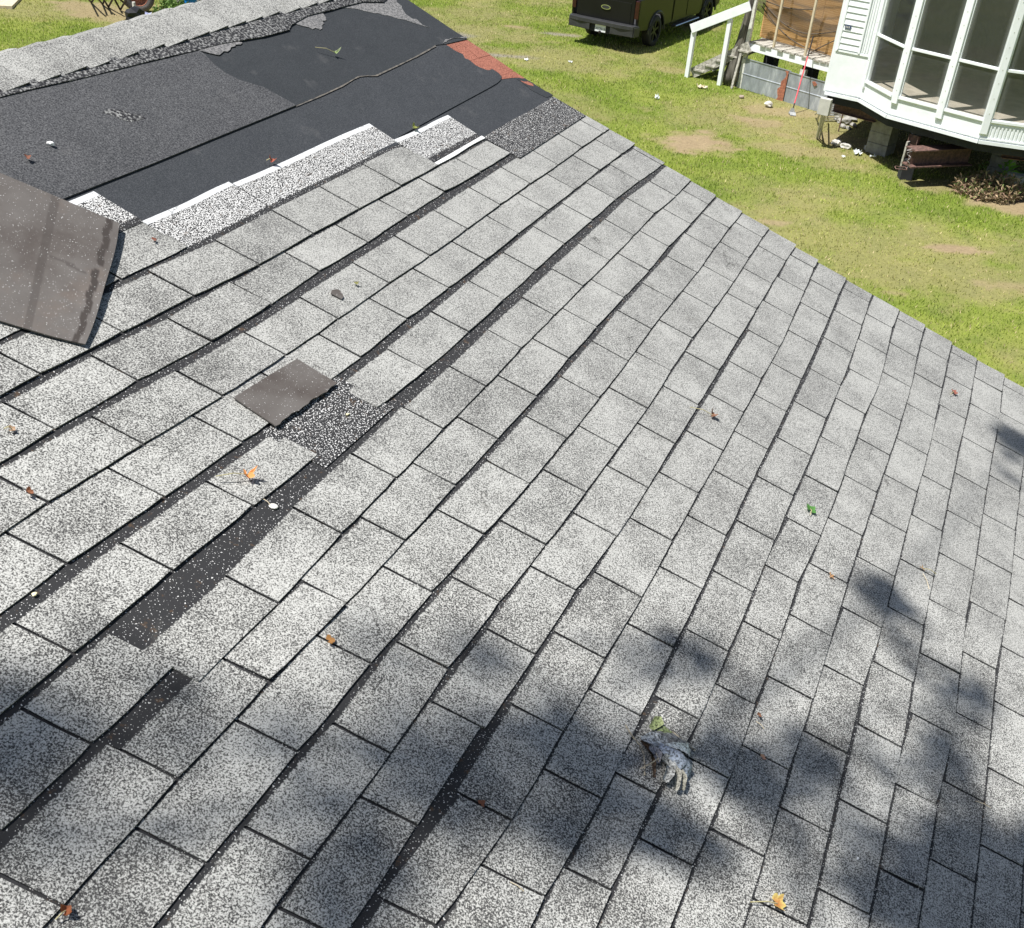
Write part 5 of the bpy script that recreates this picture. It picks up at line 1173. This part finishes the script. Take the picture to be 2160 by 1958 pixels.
leaf(1708, 1075, .026, -.2, (.07, .19, .04), (.10, .26, .06), 'small green star leaf right of the roof centre', 4, .35, .8)
leaf(1638, 1907, .030, 1.2, (.46, .15, .05), (.66, .62, .20), 'yellow and orange leaf near the bottom edge of the view', 5, .7, 1.6, stem_ang=-2.2)
leaf(706, 113, .034, .35, (.20, .30, .08), (.45, .50, .30), 'folded green leaf with a pale stalk on the black felt', 3, 1.2, 1.5, stem_ang=-2.4, narrow=.35, z=.022)
leaf(572, 341, .020, .5, (.42, .11, .07), (.30, .10, .06), 'crumpled red brown leaf just above the long white band', 4, 1.1, .6, z=.018)
leaf(873, 271, .022, .9, (.26, .30, .07), (.42, .42, .14), 'yellow green leaf caught on the lower edge of the felt', 4, .9, 0, z=.014)
leaf(57, 333, .013, .2, (.24, .10, .06), (.20, .08, .05), 'tiny rusty leaf scrap on the mineral sheet far left', 3, .5, 0, z=.022)
leaf(324, 507, .010, .2, (.25, .10, .07), (.20, .08, .05), 'tiny red brown scrap on the first tab beside the brown curled shingle', 3, .3, 0, z=.014)
leaf(61, 1041, .014, .7, (.32, .13, .06), (.22, .09, .05), 'small rusty scrap caught in a slot at the left edge', 3, .9, 0, z=.014)
leaf(24, 907, .012, .7, (.50, .36, .24), (.42, .25, .14), 'tiny tan leaf scrap near the left edge', 4, .5, .8)
leaf(695, 1353, .016, .7, (.45, .22, .07), (.30, .16, .06), 'tiny orange scrap in a slot left of centre', 3, .5, 0, z=.010)
leaf(137, 1923, .016, .1, (.32, .10, .04), (.25, .09, .04), 'small rust coloured scrap at the lower left corner', 3, .9, .8, z=.012)
leaf(1014, 1697, .012, .3, (.22, .09, .05), (.2, .08, .05), 'tiny brown scrap in a slot in the lower middle shade', 3, .6, 0, z=.010)
leaf(1600, 1510, .011, .3, (.30, .14, .08), (.2, .1, .06), 'tiny round brown scrap between the shadow patches at lower right', 3, .6, 0, z=.012)
leaf(1945, 1200, .016, .3, (.45, .30, .16), (.34, .22, .12), 'thin tan star of a leaf at the right', 4, .3, 2.2, stem_ang=1.2, depth=.8)
leaf(1752, 1216, .018, 1.3, (.48, .26, .12), (.40, .24, .12), 'orange brown scrap in a slot right of the green leaf', 4, .3, 0, z=.009, depth=.75)
leaf(1607, 1598, .012, .3, (.62, .34, .22), (.5, .3, .2), 'tiny pink tan scrap below the shadow at lower right', 3, .5, 0, z=.010)
leaf(750, 600, .011, .3, (.30, .30, .10), (.20, .18, .08), 'tiny olive seed husk upslope of the grey chip', 3, .8, 0, z=.012)
leaf(577, 1068, .0, 0, (0, 0, 0), (0, 0, 0), '', stem=0) if False else None
# pale seed with a thread in the dark strip
c = to_roof(577, 1068, .008); bm = bmesh.new(); bmesh.ops.create_icosphere(bm, subdivisions=2, radius=.0095)
for v in bm.verts: v.co.x *= 1.35; v.co.z *= .45
me = bpy.data.meshes.new('seed'); bm.to_mesh(me); bm.free(); me.materials.append(simple('pale_seed', (.75, .73, .66), .7, .1, 60)); o = bpy.data.objects.new('seed', me); COL.objects.link(o); o.location = c; o.rotation_euler = (.2, .3, .5)
tag(o, 'pale winged seed lying in the wide dark strip at left', 'seed')
def pebble(px, py, r, label, mat, z=.012, flat=.5):
    o = rock(px, py, r, label, mat, flat, loc=to_roof(px, py, z), name='chip', cat='chip'); return o
M_CHALK = simple('white_chip', (.78, .78, .76), .8, .1, 40)
pebble(108, 307, .011, 'white chip lying on the grey mineral sheet at far left', M_CHALK, .015)
pebble(72, 1256, .0055, 'tiny cream chip at the left edge in a dark strip', simple('cream_chip', (.72, .66, .42), .8, .1, 40), .006)
pebble(733, 876, .0055, 'tiny cream chip on the black bared patch', simple('cream_chip', (.72, .66, .42), .8, .1, 40), .007)
pebble(1809, 1812, .004, 'tiny white grain on a shaded tab at lower right', M_CHALK, .010)
pebble(3, 378, .010, 'white chip at the left edge beside the brown shingle', M_CHALK, .015)
# flat grey chip of shingle
c_ = [(700, 612), (709, 610), (716, 612), (722, 620), (725, 626), (721, 631), (698, 619)]
V = [to_roof(x, y, .0135) for x, y in c_]; mb = MB(); mb.prism(V, -NV*.003); o = mb.build('shingle_chip', M_UNDER); tag(o, 'small flat grey chip of shingle on a tab at upper left', 'chip')
fattr(o, 'rust', [0]*len(mb.v)); fattr(o, 'tar', [0]*len(mb.v))

# loose shingles lying face down
def plate(name, poly, zfun, th, mat, label, cat, grid=(14, 14), rust=0., tar_crease_f=None, rag=None):
    """poly: four corners in roof coordinates; bilinear grid lifted by zfun(s,t)"""
    NX, NY = grid; V, F_, Tr, Ru = [], [], [], []; A, B, C_, D = [Vector((p[0], p[1], 0)) for p in poly]
    for i in range(NX+1):
        for j in range(NY+1):
            s, t = i/NX, j/NY; p = A*(1-s)*(1-t)+B*s*(1-t)+C_*s*t+D*(1-s)*t
            if rag: p = p+rag(s, t)
            V.append(rp(p.x, p.y, zfun(s, t))); Tr.append(tar_crease_f(s, t) if tar_crease_f else 0); Ru.append(rust*(1 if s < .55 else .2))
    n0 = NY+1; F_ = [(i*n0+j, (i+1)*n0+j, (i+1)*n0+j+1, i*n0+j+1) for i in range(NX) for j in range(NY)]
    per = [i*n0 for i in range(NX+1)]+[NX*n0+j for j in range(1, NY+1)]+[i*n0+NY for i in range(NX-1, -1, -1)]+[j for j in range(NY-1, 0, -1)]
    b_ = len(V)
    for p in per: V.append(V[p]-NV*th); Tr.append(0); Ru.append(0)
    for i in range(len(per)): F_.append((per[i], per[(i+1) % len(per)], b_+(i+1) % len(per), b_+i))
    o = mesh(name, V, F_, mat); fattr(o, 'tar', Tr); fattr(o, 'rust', Ru); tag(o, label, cat); return o
def tar_crease_big(s, t):
    a = 1.0 if abs(s-.966-.004*math.sin(t*37)) < .011 and (t < .40 or t > .425) else 0
    b_ = .42 if .775 < s < .805 else 0
    c2 = .55 if abs(t-(.50+.03*math.sin(s*6))) < .010 and .81 < s < .94 else 0  # dark line of the crease, painted into the colour along with the tar
    return max(a, b_, c2)
import mathutils
UA, UB = (-2.02, -1.92), (-1.020, -1.694)       # upper edge, left to right
LA_, LB_ = (-2.30, -1.66), (-1.470, -1.400)
def zbig(s, t):
    e = abs(t-.5)*2
    return .025+.012*(s**3)*(1-.5*e)+.010*math.sin(s*3+t*2)+.012*max(0, s-.93)*4*(1 if t > .6 else .3)
# corners from the photograph: top left (cut by the frame), top right, bottom right, bottom left
TL_ = bp(-420, 215); TRc = bp(246.5, 489.5); BRc = bp(175, 741); BLc = bp(-430, 560)
def ragb(s, t):
    d = Vector((0, 0, 0))
    if s > .9: d += Vector((.004*math.sin(t*9), .012*math.sin(t*math.pi)*((s-.9)/.1), 0))
    return d
plate('curled_shingle', [TL_, TRc, BRc, BLc], zbig, .004, M_UNDER, 'large brown shingle lying face down at the left edge of the roof', 'shingle', (170, 60), 1.0, tar_crease_big, ragb)
def ragf(s, t):
    if t > .95: return Vector((.0, .0018*math.sin(s*41)+.002*math.sin(s*17+1), 0))
    return Vector((0, 0, 0))
FA, FB, FC, FD = bp(489.5, 846), bp(623, 764), bp(708, 817), bp(577, 907)
plate('flipped_tab', [FA, FB, FC, FD], lambda s, t: .015+.003*t*t+.001*math.sin(s*4), .004, M_UNDER, 'torn off tab lying face down above the black patch', 'shingle', (20, 14), .0, None, ragf)

# dried leaf clump
cl = thing('dried_leaf_clump', to_roof(1400, 1600, .012), 'crumpled grey white dried leaf with twigs in the lower right shade', 'dead leaf')
def ribbon(px_path, widths, heights, col1, col2, name, seed=0, cup=.3, speck=.4):
    rnd = random.Random(seed); pts = [to_roof(x, y, h_) for (x, y), h_ in zip(px_path, heights)]; V, C, F_ = [], [], []; NS = 24; NW = 8
    for i in range(NS+1):
        t = i/NS*(len(pts)-1); k_ = min(int(t), len(pts)-2); f = t-k_; f2 = f*f*(3-2*f); p = pts[k_].lerp(pts[k_+1], f); w_ = widths[k_]*(1-f2)+widths[k_+1]*f2
        d = (pts[k_+1]-pts[k_]).normalized(); s_ = d.cross(NV).normalized()
        for j in range(NW+1):
            q = j/NW*2-1; bend = cup*w_*(q*q-.3)+.0012*math.sin(i*1.9+j*2.3+seed)
            V.append(p+s_*q*w_/2+NV*bend)
            c_ = [a*(1-abs(q)*.5)+b_*abs(q)*.5 for a, b_ in zip(col1, col2)]; v = rnd.uniform(1-speck, 1.15) if rnd.random() < .65 else rnd.uniform(.3, .6) if speck > .3 else 1
            C.append((c_[0]*v, c_[1]*v, c_[2]*v, 1))
    n0 = NW+1; F_ = [(i*n0+j, (i+1)*n0+j, (i+1)*n0+j+1, i*n0+j+1) for i in range(NS) for j in range(NW)]
    o = mesh(name, V, F_, M_CLUMP, cl, smooth=True, recalc=False); cattr(o, 'col', C); return o
g_, w2 = (.52, .56, .60), (.72, .74, .72)
ribbon([(1352, 1558), (1375, 1560), (1396, 1566), (1407, 1558)], [.012, .040, .040, .012], [.020, .028, .030, .034], (.55, .60, .62), w2, 'leaf_lobe', 1, .2, .5)
ribbon([(1372, 1545), (1395, 1550), (1422, 1558), (1450, 1572), (1462, 1580)], [.006, .026, .034, .028, .008], [.024, .030, .030, .024, .02], (.30, .31, .31), (.5, .5, .48), 'leaf_lobe', 2, -.2, .5)
ribbon([(1392, 1570), (1412, 1580), (1436, 1596), (1450, 1615), (1448, 1640)], [.018, .034, .046, .046, .016], [.034, .044, .046, .038, .02], (.33, .38, .45), (.40, .45, .52), 'leaf_lobe', 3, -.35, .08)
ribbon([(1400, 1571), (1428, 1574), (1450, 1582), (1456, 1592)], [.006, .020, .032, .016], [.040, .048, .042, .03], (.60, .66, .66), w2, 'leaf_lobe', 4, .2, .15)
ribbon([(1370, 1575), (1385, 1590), (1388, 1610)], [.020, .030, .012], [.030, .024, .018], (.42, .42, .45), (.62, .6, .62), 'leaf_lobe', 5, .2, .6)
ribbon([(1398, 1598), (1412, 1612), (1411, 1630), (1402, 1648)], [.024, .030, .026, .018], [.034, .030, .026, .024], (.48, .49, .46), w2, 'leaf_finger', 6, .45, .4)
ribbon([(1422, 1618), (1430, 1632), (1428, 1652), (1425, 1666)], [.012, .017, .014, .013], [.034, .034, .03, .024], (.34, .33, .27), (.50, .49, .43), 'leaf_finger', 7, .6, .2)
ribbon([(1436, 1625), (1442, 1640), (1441, 1655), (1440, 1667)], [.010, .014, .012, .010], [.034, .032, .028, .022], (.32, .31, .24), (.44, .43, .37), 'leaf_finger', 8, .6, .2)
ribbon([(1373, 1537), (1388, 1522), (1394, 1512)], [.018, .030, .005], [.022, .030, .034], (.26, .32, .13), (.40, .42, .22), 'green_fragment', 9, .3, .12)
ribbon([(1385, 1540), (1400, 1540), (1418, 1545)], [.010, .022, .004], [.022, .028, .022], (.24, .30, .13), (.34, .38, .2), 'green_fragment', 10, .2, .12)
ribbon([(1352, 1562), (1366, 1575), (1378, 1592), (1380, 1640)], [.010, .020, .016, .008], [.014, .016, .014, .012], (.14, .09, .05), (.20, .13, .08), 'brown_husk', 11, .2, .4)
mb = MB()
for path, r_ in (([(1319, 1529, .016), (1333, 1552, .018), (1348, 1570, .016), (1358, 1590, .014), (1360, 1615, .012), (1360, 1636, .012)], .0022), ([(1350, 1622, .02), (1370, 1612, .03), (1390, 1600, .034)], .0017), ([(1384, 1588, .03), (1390, 1608, .03)], .0012), ([(1418, 1543, .02), (1445, 1566, .024), (1466, 1583, .020)], .0022)):
    mb.tube([to_roof(x, y, h_) for x, y, h_ in path], r_, 6)
s_ = mb.build('twig', M_CLUMP, cl); cattr(s_, 'col', [(.42, .37, .28, 1)]*len(mb.v))
# thin twigs and straw in the slots
for i, (x0, y0, x1, y1, cc) in enumerate(((1320, 1525, 1334, 1552, 0), (2058, 1690, 2090, 1704, 1), (1076, 1860, 1105, 1880, 1), (1947, 1210, 1960, 1243, 1), (1595, 1522, 1612, 1538, 0), (556, 1053, 572, 1068, 1))):
    if i == 0: continue
    mb = MB(); a, b_ = to_roof(x0, y0, .012), to_roof(x1, y1, .012); mb.tube([a, a.lerp(b_, .5)+NV*.004, b_], .0011, 5); o = mb.build('straw', M_WOODPALE)
    tag(o, ['', 'dry straw crossing a seam at the right lower edge', 'dry straw in a slot at the bottom centre', 'bent thin stalk under the tan star leaf', 'thin dark stalk on a tab left of the heavy shade', 'pale thread beside the winged seed'][i], 'straw')

# ================================================================== THE TREE THAT THROWS THE SOFT SHADE (stands behind the viewer)
SHADE = [  # soft blob on the roof: pixel, radius in metres, share of the sun it takes
 (20, 1560, .10, .9), (-60, 1590, .14, .9), (100, 1530, .05, .6), (240, 1450, .09, .55), (290, 1500, .07, .5), (414, 1506, .09, .5), (180, 1600, .10, .3), (520, 1600, .10, .35),
 (600, 1600, .08, .5), (670, 1590, .07, .55), (750, 1625, .08, .7), (830, 1600, .06, .6), (830, 1370, .06, .45), (760, 1440, .06, .3), (1035, 1412, .055, .7), (980, 1380, .05, .5), (890, 1450, .07, .4),
 (903, 1640, .085, .9), (997, 1580, .075, .85), (1040, 1530, .05, .6), (950, 1700, .07, .7), (771, 1836, .075, .85), (820, 1790, .06, .7), (715, 1905, .09, .85), (850, 1890, .05, .4), (640, 1930, .06, .6), (1080, 1650, .05, .5),
 (282, 1855, .10, .35), (140, 1900, .08, .35), (420, 1790, .08, .25), (330, 1700, .07, .3), (30, 1480, .05, .5),
 (1220, 1582, .075, .9), (1170, 1560, .05, .7), (1250, 1650, .065, .75), (1140, 1730, .055, .8), (1200, 1770, .055, .8), (1100, 1700, .05, .6), (1260, 1720, .05, .7), (1310, 1650, .05, .55), (1330, 1770, .05, .6),
 (1437, 1388, .045, .75), (1490, 1385, .04, .6), (1370, 1405, .045, .55), (1300, 1400, .035, .3), (1530, 1440, .04, .3),
 (1588, 1657, .065, .9), (1560, 1640, .045, .7), (1720, 1610, .05, .85), (1650, 1640, .045, .6), (1690, 1570, .04, .5), (1620, 1720, .045, .5), (1456, 1780, .055, .85), (1400, 1760, .05, .7), (1390, 1720, .04, .6), (1520, 1790, .04, .4),
 (1870, 1262, .042, .9), (1835, 1270, .03, .4), (1905, 1290, .035, .6), (1890, 1340, .04, .4), (2150, 940, .045, .9), (2130, 960, .03, .6), (2120, 1000, .03, .4),
 (2049, 1460, .05, .75), (1965, 1430, .045, .5), (2030, 1500, .05, .65), (2000, 1600, .055, .8), (2020, 1680, .05, .7), (1990, 1540, .045, .6), (1960, 1650, .04, .5), (2010, 1740, .04, .6), (1850, 1600, .05, .35), (1900, 1700, .05, .35), (1930, 1390, .04, .4),
 (1740, 1800, .06, .45), (1800, 1760, .05, .4), (1700, 1860, .06, .35), (1900, 1840, .06, .8), (1960, 1880, .08, .92), (2040, 1850, .08, .92), (2110, 1830, .08, .92), (2160, 1870, .08, .9), (2050, 1930, .09, .92), (1900, 1930, .07, .85), (2150, 1950, .08, .92), (1830, 1900, .05, .7), (2200, 1790, .05, .9),
 (1160, 1900, .04, .3), (1030, 1860, .05, .35)]
rng = np.random.RandomState(3); V, C = [], []
tree_base = Vector((-8.5, -3.5, 0)); tree = thing('overhanging_tree', tree_base, 'tall leafy tree behind the viewer whose boughs shade the lower roof', 'tree')
S = np.array(SUN); tips = []
a1 = np.cross(S, [0, 0, 1.0]); a1 /= np.linalg.norm(a1); a2 = np.cross(S, a1)
for px, py, r_, op in SHADE:
    r_ *= 1.3+.45*px/2160+.6*min(1, max(0, (1480-py)/200)); op = min(.95, op*(1.05 if px > 1100 else (.85 if op > .6 else .55))); dist = 9.0 if px > 1250 else 13.0
    x, y = bp(px, py); base = np.array(rp(x, y)); c_ = base+S*(dist+rng.uniform(-.8, 1.2)); tips.append(c_)
    # blob radius on the roof is longer along the slope than across the rays: build the cluster across the ray
    nl = int(-math.log(1-op)*math.pi*r_*r_*1.25/.00085)
    for i in range(nl):
        a = rng.uniform(0, 6.283); q = r_*1.05*math.sqrt(rng.rand())*(.8+.4*rng.rand()); p = c_+a1*math.cos(a)*q+a2*math.sin(a)*q*.82+S*rng.uniform(-.25, .25)
        d1_ = rng.normal(size=3); d1_ /= np.linalg.norm(d1_); d2_ = np.cross(d1_, rng.normal(size=3)); d2_ /= np.linalg.norm(d2_); s_ = rng.uniform(.016, .030)
        V += [p-d1_*s_-d2_*s_*.6, p+d1_*s_-d2_*s_*.6, p+d1_*s_+d2_*s_*.6, p-d1_*s_+d2_*s_*.6]
# more crown away from the rays that reach the picture
for i in range(90):
    c_ = np.array([-8.5, -3.5, 12.0])+np.array([rng.normal()*2.2, rng.normal()*2.2, rng.normal()*2.0])
    c_[0] = min(c_[0], -8.0); c_[1] = min(c_[1], -3.0)
    tips.append(None)
    for k_ in range(60):
        p = c_+rng.normal(size=3)*.38; d1_ = rng.normal(size=3); d1_ /= np.linalg.norm(d1_); d2_ = np.cross(d1_, rng.normal(size=3)); d2_ /= np.linalg.norm(d2_); s_ = rng.uniform(.04, .08)
        V += [p-d1_*s_-d2_*s_*.6, p+d1_*s_-d2_*s_*.6, p+d1_*s_+d2_*s_*.6, p-d1_*s_+d2_*s_*.6]
n_ = len(V)//4; o = mesh('crown', V, [(4*i, 4*i+1, 4*i+2, 4*i+3) for i in range(n_)], M_LEAF, tree, recalc=False)
cv = np.tile(np.array([[.06, .12, .03, 1]]), (len(V), 1)); cv[:, :3] *= np.repeat(rng.uniform(.7, 1.3, (n_, 1)), 4, 0); cattr(o, 'col', cv)
M_BARK = simple('grey_bark', (.16, .13, .10), .95, .25, 9, bump=.5)
mb = MB(); mb.tube([tree_base, tree_base+Vector((.1, .1, 4)), tree_base+Vector((.3, .2, 8)), tree_base+Vector((.5, .6, 12))], [.38, .30, .22, .12], 12); mb.build('trunk', M_BARK, tree)
hub = tree_base+Vector((.45, .5, 11.0)); mb = MB(); real = [Vector(t_) for t_ in tips if t_ is not None]
cen = sum(real, Vector())/len(real); mb.tube([hub, hub.lerp(cen, .5)+Vector((0, 0, .2)), cen], [.05, .022, .010], 8); fork = cen
for i, t_ in enumerate(real):
    if i % 3 == 0: mb.tube([fork, fork.lerp(t_, .5)+Vector((0, 0, .35)), t_], [.016, .008, .004], 5)
mb.build('limb', M_BARK, tree)
bpy.context.view_layer.update()
